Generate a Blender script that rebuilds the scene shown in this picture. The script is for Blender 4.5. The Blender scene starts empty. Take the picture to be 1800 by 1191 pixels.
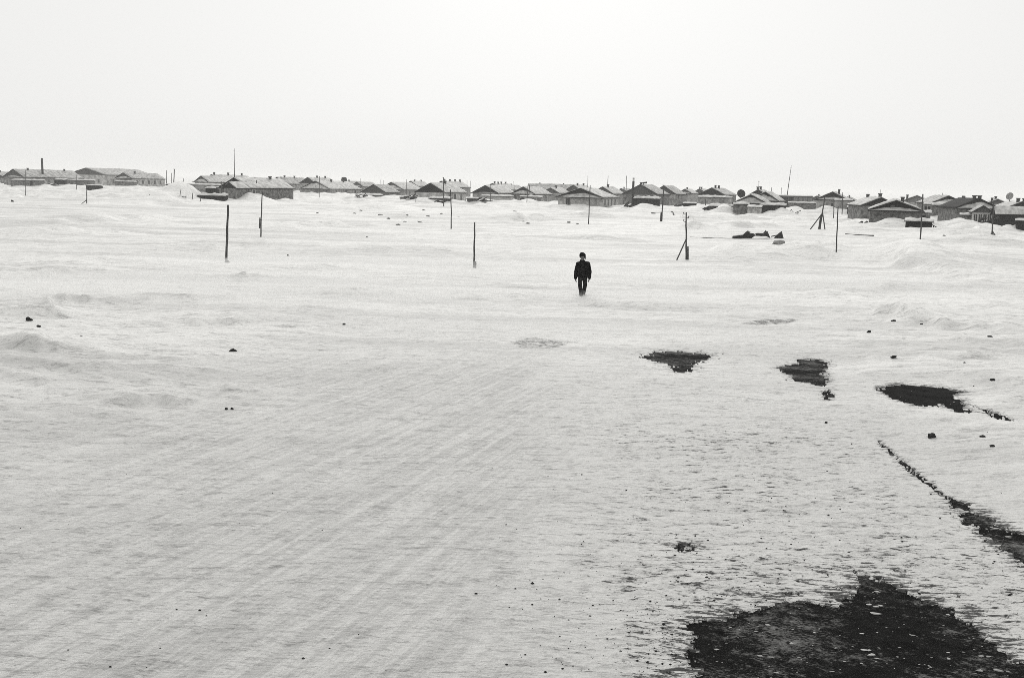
import bpy, bmesh, math, random
import numpy as np
from mathutils import Matrix, Vector

random.seed(7)
S = bpy.context.scene
COL = S.collection
R = math.radians

# ------------------------------------------------------------------ camera
CAM_H, PITCH, ROLL, FPX = 4.2, R(8.66), R(1.43), 1750.0
cam_d = bpy.data.cameras.new('camera')
cam_d.sensor_width = 36.0
cam_d.lens = 35.0
cam_d.clip_start = 0.1
cam_d.clip_end = 20000
cam = bpy.data.objects.new('camera', cam_d)
COL.objects.link(cam)
CAM_M = Matrix.Translation((0, 0, CAM_H)) @ Matrix.Rotation(R(90) - PITCH, 4, 'X') @ Matrix.Rotation(ROLL, 4, 'Z')
cam.matrix_world = CAM_M
S.camera = cam

# ------------------------------------------------------------------ overcast winter sky and veiled sun
SUN_EL, SUN_AZ = R(30), R(2)          # the sun stands veiled beyond the village
w = bpy.data.worlds.new('World')
S.world = w
w.use_nodes = True
nt = w.node_tree
nt.nodes.clear()
sky = nt.nodes.new('ShaderNodeTexSky')
sky.sky_type = 'NISHITA'
sky.sun_disc = False
sky.sun_elevation = SUN_EL
sky.sun_rotation = SUN_AZ
sky.dust_density = 4.0
sky.air_density = 1.0
bw = nt.nodes.new('ShaderNodeRGBToBW')
mx = nt.nodes.new('ShaderNodeMix')
mx.data_type = 'RGBA'
mx.inputs[0].default_value = 0.93       # cloud veil
mx.inputs[7].default_value = (8.15, 8.13, 7.98, 1)
bg = nt.nodes.new('ShaderNodeBackground')
bg.inputs[1].default_value = 0.1
wo = nt.nodes.new('ShaderNodeOutputWorld')
nt.links.new(sky.outputs[0], bw.inputs[0])
nt.links.new(bw.outputs[0], mx.inputs[6])
nt.links.new(mx.outputs[2], bg.inputs[0])
nt.links.new(bg.outputs[0], wo.inputs[0])

sun_d = bpy.data.lights.new('sun', 'SUN')
sun_d.energy = 1.5
sun_d.angle = R(35)
sun_d.color = (1.0, 0.985, 0.96)
sun = bpy.data.objects.new('sun', sun_d)
sun.rotation_euler = (-(R(90) - SUN_EL), 0, -SUN_AZ)
COL.objects.link(sun)

S.view_settings.view_transform = 'Standard'
S.view_settings.look = 'None'
S.view_settings.exposure = 0.07
S.view_settings.gamma = 1.0
S.view_settings.use_curve_mapping = False
S.render.engine = 'CYCLES'
S.cycles.max_bounces = 6
S.cycles.sample_clamp_indirect = 2.0
S.cycles.sample_clamp_direct = 4.0
S.cycles.volume_bounces = 4
S.cycles.pixel_filter_type = 'BLACKMAN_HARRIS'
S.cycles.filter_width = 0.8
S.cycles.use_denoising = False      # keep the fine sampling grain, like film
S.cycles.use_adaptive_sampling = False


# ------------------------------------------------------------------ measuring helpers
def ray(px, py):
    d = Vector(((px - 900.0) / FPX, -(py - 595.5) / FPX, -1.0))
    return CAM_M.to_3x3() @ d


def gpt(px, py, z=0.0):
    """ground point seen at a measured photo position"""
    d = ray(px, py)
    t = (z - CAM_H) / d.z
    return Vector((d.x * t, d.y * t, z))


def dpt(px, py, D):
    """point seen at a photo position at D metres along the ground"""
    d = ray(px, py)
    t = D / math.hypot(d.x, d.y)
    return Vector((d.x * t, d.y * t, CAM_H + d.z * t))


def hor(px):
    return 329.0 + (px - 900) * 0.02496


# ------------------------------------------------------------------ materials
MATS = {}


def g3(v):
    return (v, v * 0.997, v * 0.975, 1)


def mat(name, v, rough=0.8, var=0.25, scale=3.0, stretch=(1, 1, 1), bump=0.0, spec=0.25, v2=None):
    m = bpy.data.materials.new(name)
    m.use_nodes = True
    n = m.node_tree
    b = n.nodes['Principled BSDF']
    b.inputs['Roughness'].default_value = rough
    b.inputs['Specular IOR Level'].default_value = spec
    tc = n.nodes.new('ShaderNodeTexCoord')
    mp = n.nodes.new('ShaderNodeMapping')
    mp.inputs['Scale'].default_value = stretch
    no = n.nodes.new('ShaderNodeTexNoise')
    no.inputs['Scale'].default_value = scale
    no.inputs['Detail'].default_value = 6
    no.inputs['Roughness'].default_value = 0.65
    rp = n.nodes.new('ShaderNodeValToRGB')
    rp.color_ramp.elements[0].position = 0.3
    rp.color_ramp.elements[1].position = 0.7
    rp.color_ramp.elements[0].color = g3(v * (1 - var))
    rp.color_ramp.elements[1].color = g3(v2 if v2 is not None else min(0.95, v * (1 + var)))
    oi = n.nodes.new('ShaderNodeObjectInfo')
    sc_ = n.nodes.new('ShaderNodeMath')
    sc_.operation = 'MULTIPLY'
    sc_.inputs[1].default_value = 60.0
    n.links.new(oi.outputs['Random'], sc_.inputs[0])
    n.links.new(sc_.outputs[0], mp.inputs['Location'])
    n.links.new(tc.outputs['Object'], mp.inputs[0])
    n.links.new(mp.outputs[0], no.inputs[0])
    n.links.new(no.outputs[0], rp.inputs[0])
    n.links.new(rp.outputs[0], b.inputs['Base Color'])
    if bump:
        bp = n.nodes.new('ShaderNodeBump')
        bp.inputs['Strength'].default_value = bump
        bp.inputs['Distance'].default_value = 0.05
        n.links.new(no.outputs[0], bp.inputs['Height'])
        n.links.new(bp.outputs[0], b.inputs['Normal'])
    MATS[name] = m
    return m


mat('white_plaster', 0.42, 0.9, 0.6, 1.1, bump=0.3)
mat('grey_plaster', 0.26, 0.9, 0.65, 1.1, bump=0.3, v2=0.48)
mat('rubble_stone', 0.075, 0.9, 0.75, 1.7, bump=0.8, v2=0.30)
mat('dark_boards', 0.016, 0.9, 0.6, 2.0, (8, 8, 0.6), bump=0.4, spec=0.1, v2=0.04)
mat('grey_boards', 0.060, 0.9, 0.6, 2.0, (8, 8, 0.6), bump=0.4, spec=0.1, v2=0.13)
mat('pale_boards', 0.17, 0.9, 0.5, 2.0, (8, 8, 0.6), bump=0.4, spec=0.1)
mat('tar_felt', 0.014, 0.9, 0.5, 1.0, spec=0.1)
mat('grey_slate', 0.12, 0.85, 0.5, 1.5, spec=0.1)
mat('roof_snow', 0.50, 0.8, 0.50, 1.1, bump=0.5, v2=0.76)
mat('blown_roof_snow', 0.36, 0.85, 0.6, 1.1, bump=0.5, v2=0.66)
mat('glass', 0.02, 0.25, 0.3, 2.0, spec=0.5)
mat('window_paint', 0.45, 0.7, 0.2, 4.0)
mat('soot_brick', 0.06, 0.9, 0.5, 6.0, bump=0.4)
mat('limewash', 0.6, 0.9, 0.2, 4.0)
mat('rusty_steel', 0.03, 0.6, 0.6, 4.0)
mat('pole_wood', 0.07, 0.9, 0.55, 2.5, (10, 10, 0.7), bump=0.6)
mat('binding_wire', 0.05, 0.6, 0.3, 10)
mat('dish_mesh', 0.03, 0.7, 0.4, 8)
mat('pale_dish', 0.30, 0.6, 0.3, 5)
mat('stone', 0.03, 0.95, 0.6, 14, bump=0.6, spec=0.05)
mat('frozen_tuft', 0.13, 0.95, 0.7, 9, bump=0.8, spec=0.05, v2=0.4)
mat('dirty_snow', 0.26, 0.9, 0.5, 9, bump=0.5)
mat('coat_cloth', 0.007, 0.95, 0.6, 6, bump=0.4, spec=0.1)
mat('trouser_cloth', 0.02, 0.95, 0.6, 9, bump=0.4, spec=0.1)
mat('fur_hat', 0.009, 1.0, 0.7, 30, bump=1.0, spec=0.05)
mat('skin', 0.14, 0.6, 0.2, 10)
mat('boot_felt', 0.03, 0.95, 0.4, 9)


# ------------------------------------------------------------------ noise
_rng = np.random.RandomState(11)
_P = _rng.permutation(1024)
_P = np.concatenate([_P, _P, _P])
_GA = _rng.rand(1024) * 2 * np.pi
_GX, _GY = np.cos(_GA), np.sin(_GA)


def perlin(x, y):
    x = np.asarray(x, float)
    y = np.asarray(y, float)
    xi = np.floor(x).astype(np.int64)
    yi = np.floor(y).astype(np.int64)
    xf, yf = x - xi, y - yi
    u = xf * xf * xf * (xf * (xf * 6 - 15) + 10)
    v = yf * yf * yf * (yf * (yf * 6 - 15) + 10)

    def gr(a, b, fx, fy):
        h = _P[_P[a & 1023] + (b & 1023)]
        return _GX[h] * fx + _GY[h] * fy
    n00 = gr(xi, yi, xf, yf)
    n10 = gr(xi + 1, yi, xf - 1, yf)
    n01 = gr(xi, yi + 1, xf, yf - 1)
    n11 = gr(xi + 1, yi + 1, xf - 1, yf - 1)
    return ((n00 * (1 - u) + n10 * u) * (1 - v) + (n01 * (1 - u) + n11 * u) * v) * 1.5


def fbm(x, y, o=4, gain=0.5):
    s, a = 0.0, 1.0
    for i in range(o):
        s = s + a * perlin(x * 2 ** i + 37.1 * i, y * 2 ** i - 19.7 * i)
        a *= gain
    return s


def sstep(a, b, x):
    t = np.clip((x - a) / (b - a), 0, 1)
    return t * t * (3 - 2 * t)


# ------------------------------------------------------------------ terrain
ROAD_AZ = R(4.1)
TRACK_AZ = R(21)       # older wheel tracks cut across from the left
_ct, _st = math.cos(TRACK_AZ), math.sin(TRACK_AZ)
_cs, _sn = math.cos(ROAD_AZ), math.sin(ROAD_AZ)


def road_uv(x, y):
    return x * _cs - y * _sn, x * _sn + y * _cs


# wind-packed drift ridges: photo ends, height, camera-side width, lee width (m)
RIDGES = [
    (300, 578, 470, 572, 0.14, 0.25, 1.6), (180, 540, 400, 532, 0.16, 0.4, 2.2), (560, 524, 700, 521, 0.16, 0.4, 2.4),
    (60, 545, 150, 540, 0.16, 0.4, 2.0), (380, 500, 470, 496, 0.16, 0.45, 2.5), (0, 560, 120, 566, 0.22, 0.35, 1.4),
    (-140, 606, 110, 630, 0.20, 0.35, 1.6), (20, 626, 130, 634, 0.12, 0.2, 1.0), (-160, 632, 170, 678, 0.17, 0.28, 1.3),
    (-120, 650, 80, 690, 0.10, 0.2, 0.9), (120, 670, 380, 660, 0.08, 0.2, 1.2), (170, 726, 340, 712, 0.09, 0.18, 1.0),
    (380, 690, 450, 698, 0.08, 0.15, 0.8), (800, 528, 960, 527, 0.10, 0.4, 2.0), (1030, 540, 1250, 550, 0.14, 0.4, 2.2),
    (1300, 571, 1400, 566, 0.12, 0.3, 1.3), (1240, 460, 1340, 456, 0.25, 0.6, 3.0), (1330, 462, 1480, 452, 0.32, 0.8, 4.0),
    (1380, 446, 1470, 448, 0.30, 0.6, 3.0), (1520, 455, 1700, 500, 0.35, 0.9, 5.0), (1560, 445, 1640, 470, 0.28, 0.6, 3.0),
    (1180, 408, 1300, 410, 0.35, 1.0, 6.0), (1240, 404, 1380, 402, 0.4, 1.2, 6.0), (270, 362, 335, 352, 1.0, 3, 8),
    (90, 396, 300, 388, 0.35, 2, 10), (0, 420, 200, 412, 0.25, 1.5, 8), (500, 405, 640, 398, 0.35, 2, 8),
    (560, 372, 740, 366, 0.3, 2, 10), (640, 384, 780, 388, 0.25, 1.4, 6), (980, 380, 1080, 386, 0.35, 1.6, 8),
    (900, 392, 960, 388, 0.45, 1.2, 5), (1090, 372, 1200, 376, 0.3, 1.5, 8), (880, 420, 1100, 424, 0.2, 1.5, 7),
    (300, 440, 520, 436, 0.18, 1.2, 6), (600, 446, 800, 444, 0.16, 1.0, 6), (50, 470, 300, 466, 0.15, 0.7, 5),
    (1500, 408, 1800, 420, 0.35, 1.5, 8), (1640, 410, 1780, 416, 0.3, 1.2, 6), (1540, 560, 1620, 572, 0.24, 0.4, 2.0),
    (1600, 575, 1760, 590, 0.18, 0.5, 2.5), (1690, 608, 1800, 618, 0.10, 0.3, 2.0), (900, 603, 1000, 606, 0.05, 0.25, 0.9),
    (1700, 720, 1800, 742, 0.08, 0.2, 0.8), (640, 655, 690, 652, 0.05, 0.15, 0.7), (480, 482, 640, 478, 0.12, 0.5, 3.0),
    (0, 490, 190, 486, 0.14, 0.5, 3.0), (1440, 520, 1700, 512, 0.10, 0.5, 3.0), (1560, 640, 1760, 636, 0.06, 0.3, 1.6),
]
def _ridge(a, b, c, d, h, wn, wf):
    A, B = gpt(a, b), gpt(c, d)
    r_ = (A.length + B.length) / 2
    dr = 1.3 * r_ * r_ / 4179 if r_ < 75 else 0.011 * r_
    return A, B, h, max(wn * 0.8, 0.7 * dr), wf


RIDGES = [_ridge(*q) for q in RIDGES]

# mounds against and between the houses: photo x, y, distance, radius x, radius y, height
MOUNDS = [
    (440, 352, 201, 5, 3, 1.3), (372, 350, 197, 5, 3, 0.9), (306, 352, 196, 5, 4, 1.6), (1014, 366, 194, 5, 3, 1.1),
    (1265, 374, 184, 3.0, 2.0, 1.3), (1282, 366, 184, 2, 2, 0.8), (1330, 380, 174, 4, 3, 0.7), (1366, 374, 184, 3, 2, 1.4),
    (1550, 394, 137.5, 4.0, 1.6, 1.15), (1595, 396, 138, 3, 1.5, 0.9), (765, 356, 204, 6, 3, 1.0), (740, 352, 206, 6, 3, 0.8),
    (560, 343, 306, 14, 6, 0.9), (655, 352, 246, 6, 3, 0.6), (700, 352, 240, 8, 5, 1.0), (60, 328, 350, 12, 5, 0.7),
    (150, 332, 330, 14, 6, 0.9), (250, 332, 378, 12, 5, 0.7), (100, 325, 345, 8, 4, 1.0), (865, 352, 258, 9, 5, 0.9),
    (925, 358, 250, 9, 5, 0.8), (1125, 360, 222, 8, 4, 0.5), (1180, 366, 240, 8, 5, 0.9), (1250, 356, 245, 9, 4, 1.5),
    (1240, 360, 225, 8, 4, 1.0), (1460, 372, 220, 8, 4, 1.3), (1420, 372, 235, 8, 4, 0.7), (1680, 392, 150, 4, 3, 0.9),
    (1720, 396, 142, 4, 3, 0.7), (1780, 394, 147, 4, 2, 0.9), (1650, 376, 185, 4, 3, 1.0), (820, 364, 204, 5, 3, 0.5),
    (1090, 372, 200, 5, 4, 0.5), (1560, 420, 118, 8, 4, 0.5), (1700, 440, 95, 9, 5, 0.9), (1600, 470, 70, 8, 3, 0.45),
]
MOUNDS = [(dpt(a, b, D), rx, ry, h) for a, b, D, rx, ry, h in MOUNDS]

# bare patches where the wind has stripped the snow, plus dark streak g (photo outline, edge roughness)
PATCHES = {
    'a': [(1222, 1105), (1290, 1080), (1400, 1062), (1478, 1070), (1488, 1042), (1520, 1018), (1560, 1025), (1640, 1060),
          (1700, 1092), (1750, 1142), (1800, 1172), (1850, 1290), (1228, 1290), (1214, 1150)],
    'b': [(1672, 878), (1702, 893), (1740, 912), (1800, 945), (1870, 975), (1870, 1036), (1790, 990), (1740, 952), (1704, 920)],
    'b2': [(1543, 775), (1562, 788), (1600, 820), (1650, 862), (1676, 880), (1668, 882), (1640, 862), (1596, 828), (1560, 796)],
    'c': [(1127, 628), (1155, 619), (1200, 617), (1250, 624), (1240, 632), (1222, 638), (1215, 652), (1190, 655), (1176, 641)],
    'd': [(1368, 645), (1402, 641), (1405, 633), (1440, 632), (1455, 639), (1448, 655), (1458, 676), (1440, 678), (1394, 668)],
    'd2': [(1446, 690), (1460, 682), (1467, 700), (1450, 704)],
    'e': [(1543, 683), (1572, 675), (1640, 679), (1694, 688), (1680, 697), (1706, 724), (1688, 724), (1650, 710), (1618, 715), (1570, 702)],
    'e2': [(1706, 712), (1752, 724), (1788, 740), (1752, 736)],
    'g': [(1303, 570), (1345, 562), (1400, 562), (1386, 568), (1330, 572)],  # dark speckled streak, colour only, no hole cut
    'h': [(900, 602), (935, 595), (1010, 602), (965, 613), (915, 611)],
    'f': [(1182, 962), (1202, 955), (1226, 963), (1216, 971), (1190, 970)],
}
# how bare: 1 stripped clean, less = only speckled through
BARE = {'a': 1.0, 'b': 1.0, 'b2': 0.75, 'c': 0.7, 'd': 0.9, 'd2': 0.8, 'e': 1.0, 'e2': 0.7, 'f': 0.75, 'g': 0.95, 'h': 0.8}


def poly_sd(poly, x, y):
    """signed distance to polygon (positive inside) in metres"""
    P = np.array([(gpt(a, b).x, gpt(a, b).y) for a, b in poly])
    d = np.full(x.shape, 1e9)
    inside = np.zeros(x.shape, bool)
    n = len(P)
    for i in range(n):
        ax, ay = P[i]
        bx, by = P[(i + 1) % n]
        ex, ey = bx - ax, by - ay
        t = np.clip(((x - ax) * ex + (y - ay) * ey) / (ex * ex + ey * ey + 1e-12), 0, 1)
        d = np.minimum(d, np.hypot(x - ax - ex * t, y - ay - ey * t))
        c = ((ay > y) != (by > y)) & (x < (bx - ax) * (y - ay) / (by - ay + 1e-12) + ax)
        inside ^= c
    return np.where(inside, d, -d)


def terrain(x, y):
    x = np.atleast_1d(np.asarray(x, float))
    y = np.atleast_1d(np.asarray(y, float))
    r = np.hypot(x, y)
    u, v = road_uv(x, y)
    off = np.maximum(sstep(5.0, 9.0, np.abs(u + 0.3)), sstep(30, 46, v))     # 0 on the road, 1 beyond
    z = np.full(x.shape, 0.045)
    z += off * (0.12 + 0.10 * fbm(x / 14, y / 7, 3) + 0.035 * fbm(x / 3.0 + 5, y / 0.9, 4, 0.6))
    z += sstep(40, 90, r) * (0.22 * fbm(x / 40 + 3, y / 18, 3) + 0.10 * fbm(x / 11, y / 4.5, 3))
    z += sstep(120, 260, r) * 0.35 * fbm(x / 60 + 9, y / 30 + 2, 2)
    vil = np.where(x > 25, sstep(120, 150, r), sstep(165, 200, r)) * sstep(520, 400, r)
    z += vil * (1.05 * np.maximum(0, fbm(x / 8.5 + 1, y / 5.5, 3) - 0.05) + 0.12 * fbm(x / 2.2, y / 1.6, 2))
    z += off * sstep(90, 40, r) * 0.05 * fbm(x / 1.6 + 4, y / 0.55, 3, 0.6)
    # packed road: tracks along it on the left, cross ripples on the right
    on = 1 - off
    lef = sstep(1.2, -1.5, u)
    p, q = x * _ct - y * _st, x * _st + y * _ct
    p = p + 0.004 * q * q * 0.1
    lt = np.maximum(on, sstep(34, 14, v) * sstep(-14, -6, u)) * lef
    z += lt * (0.010 * perlin(p * 1.4, q * 0.06) + 0.014 * perlin(p * 4.5 + 7, q * 0.16) + 0.010 * perlin(p * 12 + 7, q * 0.4))
    z += on * (1 - lef) * (0.022 * perlin(u * 1.6, v * 4.5) + 0.018 * perlin(u * 5, v * 10) + 0.012 * perlin(u * 11, v * 16))
    z += on * 0.008 * fbm(x * 0.7, y * 0.7, 3)
    for A, B, h, wn, wf in RIDGES:
        ex, ey = B.x - A.x, B.y - A.y
        L = math.hypot(ex, ey)
        ex, ey = ex / L, ey / L
        s = (x - A.x) * ex + (y - A.y) * ey
        t = -(x - A.x) * ey + (y - A.y) * ex
        m = (s > -0.5 * L) & (s < 1.5 * L) & (t > -6 * wn) & (t < 4 * wf)
        if not m.any():
            continue
        s, t = s[m], t[m]
        t = t + (wn * 1.0 + 0.15 * wf) * perlin(s / (L * 0.28) + A.x, t * 0 + A.y)
        tap = sstep(-0.5, 0.45, s / L) * sstep(1.5, 0.55, s / L) * (0.75 + 0.5 * perlin(s / (L * 0.3) + 3, t * 0 + A.y))
        z[m] += (1.75 + 0.75 * float(sstep(25, 60, A.length))) * h * tap * np.where(t < 0, np.exp(-(t / wn) ** 2), np.exp(-1.4 * np.abs(t / wf) ** 1.2))
    for P, rx, ry, h in MOUNDS:
        dx, dy = x - P.x, y - P.y
        m = (np.abs(dx) < rx * 2.5) & (np.abs(dy) < ry * 2.5)
        if m.any():
            q = (dx[m] / rx) ** 2 + (dy[m] / ry) ** 2
            z[m] += h * np.exp(-q * 1.3) * (1 + 0.3 * perlin(x[m] / (rx * .5), y[m] / (ry * .5)))
    near = r < 70
    z[near] = np.maximum(z[near], 0.035)
    # far steppe rises a little on the left
    z += sstep(260, 420, r) * sstep(-20, -220, x) * 0.9
    return z


def ground_z(x, y):
    return float(terrain([x], [y])[0])


def hit(px, py):
    """where the view at a photo position meets the snow"""
    z_ = 0.1
    for _ in range(6):
        P_ = gpt(px, py, z_)
        z_ = 0.5 * z_ + 0.5 * ground_z(P_.x, P_.y)
    return gpt(px, py, z_)


# ---- snow sheet: polar grid, fine in the view, running to the horizon
az = np.concatenate([np.arange(-180, -36, 3.0), np.arange(-36, -32.5, 0.5), np.degrees(np.arange(R(-32.5), R(32.5), 0.0012)),
                     np.arange(32.5, 36, 0.5), np.arange(36, 180, 3.0)])
az = np.radians(az)
rr = [0.4, 0.9, 1.6, 2.4, 3.2, 4.0, 4.8, 5.5, 6.0]
yy = np.arange(4.2 * 995 / 6.5, 4.2 * 995 / 75, -1.3)
rr = np.concatenate([rr, 4.2 * 995 / yy, np.geomspace(75.8, 700, 205), np.geomspace(740, 4000, 28)])
na, nr = len(az), len(rr)
AZ, RR = np.meshgrid(az, rr)
X = (RR * np.sin(AZ)).ravel()
Y = (RR * np.cos(AZ)).ravel()
Z = terrain(X, Y)
# wind-stripped patches
U_, V_ = road_uv(X, Y)
thin = np.zeros_like(X)
sel = (RR.ravel() < 40) & (np.abs(AZ.ravel()) < R(36)) & (RR.ravel() > 5)
xs, ys = X[sel], Y[sel]
ragged = 0.10 * perlin(xs * 1.3, ys * 2.2) + 0.10 * perlin(xs * 3.4, ys * 5.5) + 0.08 * perlin(xs * 9, ys * 14) + 0.04 * perlin(xs * 22, ys * 32)
crumbs = 0.7 * perlin(xs * 8 + 5, ys * 13) + 0.8 * perlin(xs * 20, ys * 30)
best = np.zeros(xs.shape)
nearest = np.full(xs.shape, -9.0)
hole = np.zeros(xs.shape, bool)
for k, pl in PATCHES.items():
    sd = poly_sd(pl, xs, ys)
    sc = 1.0 if k in ('a', 'b', 'e', 'c', 'd') else 0.35
    e = sd + ragged * sc
    nearest = np.maximum(nearest, sd)
    spread = {'a': 1.3, 'b': 0.5, 'b2': 0.25, 'c': 0.9, 'd': 0.5, 'e': 0.5, 'f': 0.5}.get(k, 0.3)
    best = np.maximum(best, BARE[k] * (1 - np.clip(-sd / spread, 0, 1)) ** 1.5)
    b = BARE[k]
    hole |= (k not in ('g', 'h')) & (e > 0) & (crumbs < (0.88 if b >= 1 else 0.7 if b > 0.8 else 0.45 if k == 'c' else 0.1) + np.clip(e, 0, 0.3))
    # speckle of holes around the edge
    hole |= (k not in ('g', 'h')) & (sd > -spread * 0.8) & (crumbs > 0.62 + np.clip(-sd / spread, 0, 1) * 0.7)
zz = Z[sel]
zz = np.minimum(zz, 0.012 + 0.11 * np.clip(-nearest - 0.05, 0, 9) ** 1.8 + 0.010 * (crumbs * 0.5 + 0.5) * (nearest > -2))
zz = np.maximum(zz, 0.006)
zz[hole] = np.minimum(zz[hole], -0.03)
Z[sel] = zz
thin[sel] = best
# the whole right half of the road is thin and gritty, thinner towards the camera
right = sstep(-2.2, 1.6, U_ + 0.5 * perlin(V_ * 0.35, U_ * 0 + 3)) * sstep(6.4, 4.6, U_) * sstep(33, 12, V_)
thin = np.maximum(thin, right * (0.36 + 0.22 * fbm(X / 2.2, Y / 2.2, 2) + 0.28 * sstep(14, 8.5, V_) * sstep(-1.0, 2.0, U_)))
edge_n = 1.6 * fbm(V_ / 6, U_ / 4, 3)
road_vignette = sstep(7.0, 4.8, U_ + 0.4 * edge_n) * sstep(-11.5, -4.5, U_ + edge_n) * sstep(40, 10, V_ + 4 * edge_n)  # packed-road grey, spread left past the road to paint in lens vignetting
left_side = sstep(0.6, -1.6, U_)

me = bpy.data.meshes.new('snow_ground')
nv = na * nr
co = np.empty((nv, 3), np.float32)
co[:, 0], co[:, 1], co[:, 2] = X, Y, Z
i = np.arange(nr - 1)[:, None] * na
j = np.arange(na)[None, :]
j2 = (j + 1) % na
quads = np.stack([i + j, i + na + j, i + na + j2, i + j2], -1).reshape(-1, 4)
quads = quads[:, ::-1]
nq = len(quads)
me.vertices.add(nv)
me.vertices.foreach_set('co', co.ravel())
me.loops.add(nq * 4)
me.loops.foreach_set('vertex_index', quads.ravel().astype(np.int32))
me.polygons.add(nq)
me.polygons.foreach_set('loop_start', np.arange(0, nq * 4, 4, dtype=np.int32))
me.polygons.foreach_set('use_smooth', np.ones(nq, bool))
for nm, arr in (('thin', thin), ('road', road_vignette), ('tracks', left_side)):
    a = me.attributes.new(nm, 'FLOAT', 'POINT')
    a.data.foreach_set('value', arr.astype(np.float32))
me.update()
me.validate()

snow = bpy.data.materials.new('wind_packed_snow')
snow.use_nodes = True
n = snow.node_tree
b = n.nodes['Principled BSDF']
b.inputs['Roughness'].default_value = 0.75
b.inputs['Specular IOR Level'].default_value = 0.15


def node(t, **kw):
    q = n.nodes.new(t)
    for k, v in kw.items():
        setattr(q, k, v)
    return q


def math_n(op, a, c, clamp=False):
    q = node('ShaderNodeMath', operation=op)
    q.use_clamp = clamp
    for i_, s_ in enumerate((a, c)):
        if isinstance(s_, (int, float)):
            q.inputs[i_].default_value = s_
        else:
            n.links.new(s_, q.inputs[i_])
    return q.outputs[0]


def noise_n(vec, scale, detail=4, rough=0.6):
    q = node('ShaderNodeTexNoise')
    q.inputs['Scale'].default_value = scale
    q.inputs['Detail'].default_value = detail
    q.inputs['Roughness'].default_value = rough
    n.links.new(vec, q.inputs[0])
    return q.outputs[0]


def mapped(scale, rot=0.0):
    src = tco
    if rot:
        q = node('ShaderNodeMapping')
        q.inputs['Rotation'].default_value = (0, 0, rot)
        n.links.new(src, q.inputs[0])
        src = q.outputs[0]
    q = node('ShaderNodeMapping')
    q.inputs['Scale'].default_value = scale
    n.links.new(src, q.inputs[0])
    return q.outputs[0]


def attr(nm):
    q = node('ShaderNodeAttribute')
    q.attribute_name = nm
    return q.outputs['Fac']


def mixc(f, c1, c2):
    q = node('ShaderNodeMix', data_type='RGBA')
    if isinstance(f, (int, float)):
        q.inputs[0].default_value = f
    else:
        n.links.new(f, q.inputs[0])
    for i_, c_ in ((6, c1), (7, c2)):
        if isinstance(c_, tuple):
            q.inputs[i_].default_value = c_
        else:
            n.links.new(c_, q.inputs[i_])
    return q.outputs[2]


def ramp(f, p0, p1):
    q = node('ShaderNodeMapRange')
    q.inputs[1].default_value = p0
    q.inputs[2].default_value = p1
    n.links.new(f, q.inputs[0])
    return q.outputs[0]


tco = node('ShaderNodeTexCoord').outputs['Object']
A_thin, A_road_vignette, A_left = attr('thin'), attr('road'), attr('tracks')
wide = noise_n(mapped((0.05, 0.14, 1)), 1.0, 4)
bands = noise_n(mapped((0.035, 0.30, 1)), 1.0, 5, 0.65)          # long wind bands
streak = noise_n(mapped((0.55, 2.6, 1)), 1.0, 5, 0.68)         # wind crust
pits = noise_n(mapped((4.5, 14, 2), -0.06), 1.0, 4, 0.6)               # broken crust
ripple = noise_n(mapped((4.2, 17.0, 2), ROAD_AZ), 1.0, 5, 0.68)     # cross ripples on the road
grain = noise_n(mapped((1, 1.6, 1)), 42.0, 3, 0.7)
crisp = noise_n(mapped((1.3, 4.2, 1), -0.05), 1.0, 11, 0.86)     # gritty crust at every size
crisp2 = noise_n(mapped((8, 20, 1), -0.05), 1.0, 7, 0.9)
lanes = noise_n(mapped((6.5, 0.22, 1), TRACK_AZ), 1.0, 9, 0.8)     # old wheel tracks
c = mixc(ramp(wide, 0.35, 0.65), g3(0.80), g3(0.90))
dunes = noise_n(mapped((0.018, 0.085, 1), 0.05), 1.0, 6, 0.7)
c = mixc(math_n('MULTIPLY', ramp(dunes, 0.50, 0.62), 0.40), c, g3(0.52))
c = mixc(math_n('MULTIPLY', ramp(bands, 0.50, 0.61), 0.50), c, g3(0.50))
c = mixc(math_n('MULTIPLY', ramp(streak, 0.50, 0.66), 0.36), c, g3(0.50))
packed = mixc(A_left, g3(0.72), mixc(ramp(lanes, 0.44, 0.56), g3(0.57), g3(0.78)))
packed = mixc(math_n('MULTIPLY', ramp(wide, 0.4, 0.6), 0.3), packed, g3(0.78))
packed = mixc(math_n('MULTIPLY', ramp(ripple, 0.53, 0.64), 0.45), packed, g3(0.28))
c = mixc(math_n('MULTIPLY', A_road_vignette, 0.9), c, packed)  # greys road snow and the painted vignette of the foreground
c = mixc(math_n('MULTIPLY', ramp(crisp, 0.52, 0.62), 0.55), c, g3(0.24))
c = mixc(math_n('MULTIPLY', math_n('MULTIPLY', ramp(crisp2, 0.53, 0.60), ramp(crisp, 0.40, 0.55)), 0.55), c, g3(0.15))
patchy = ramp(streak, 0.42, 0.60)
c = mixc(math_n('MULTIPLY', math_n('MULTIPLY', ramp(pits, 0.57, 0.66), patchy), 0.50), c, g3(0.15))
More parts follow.
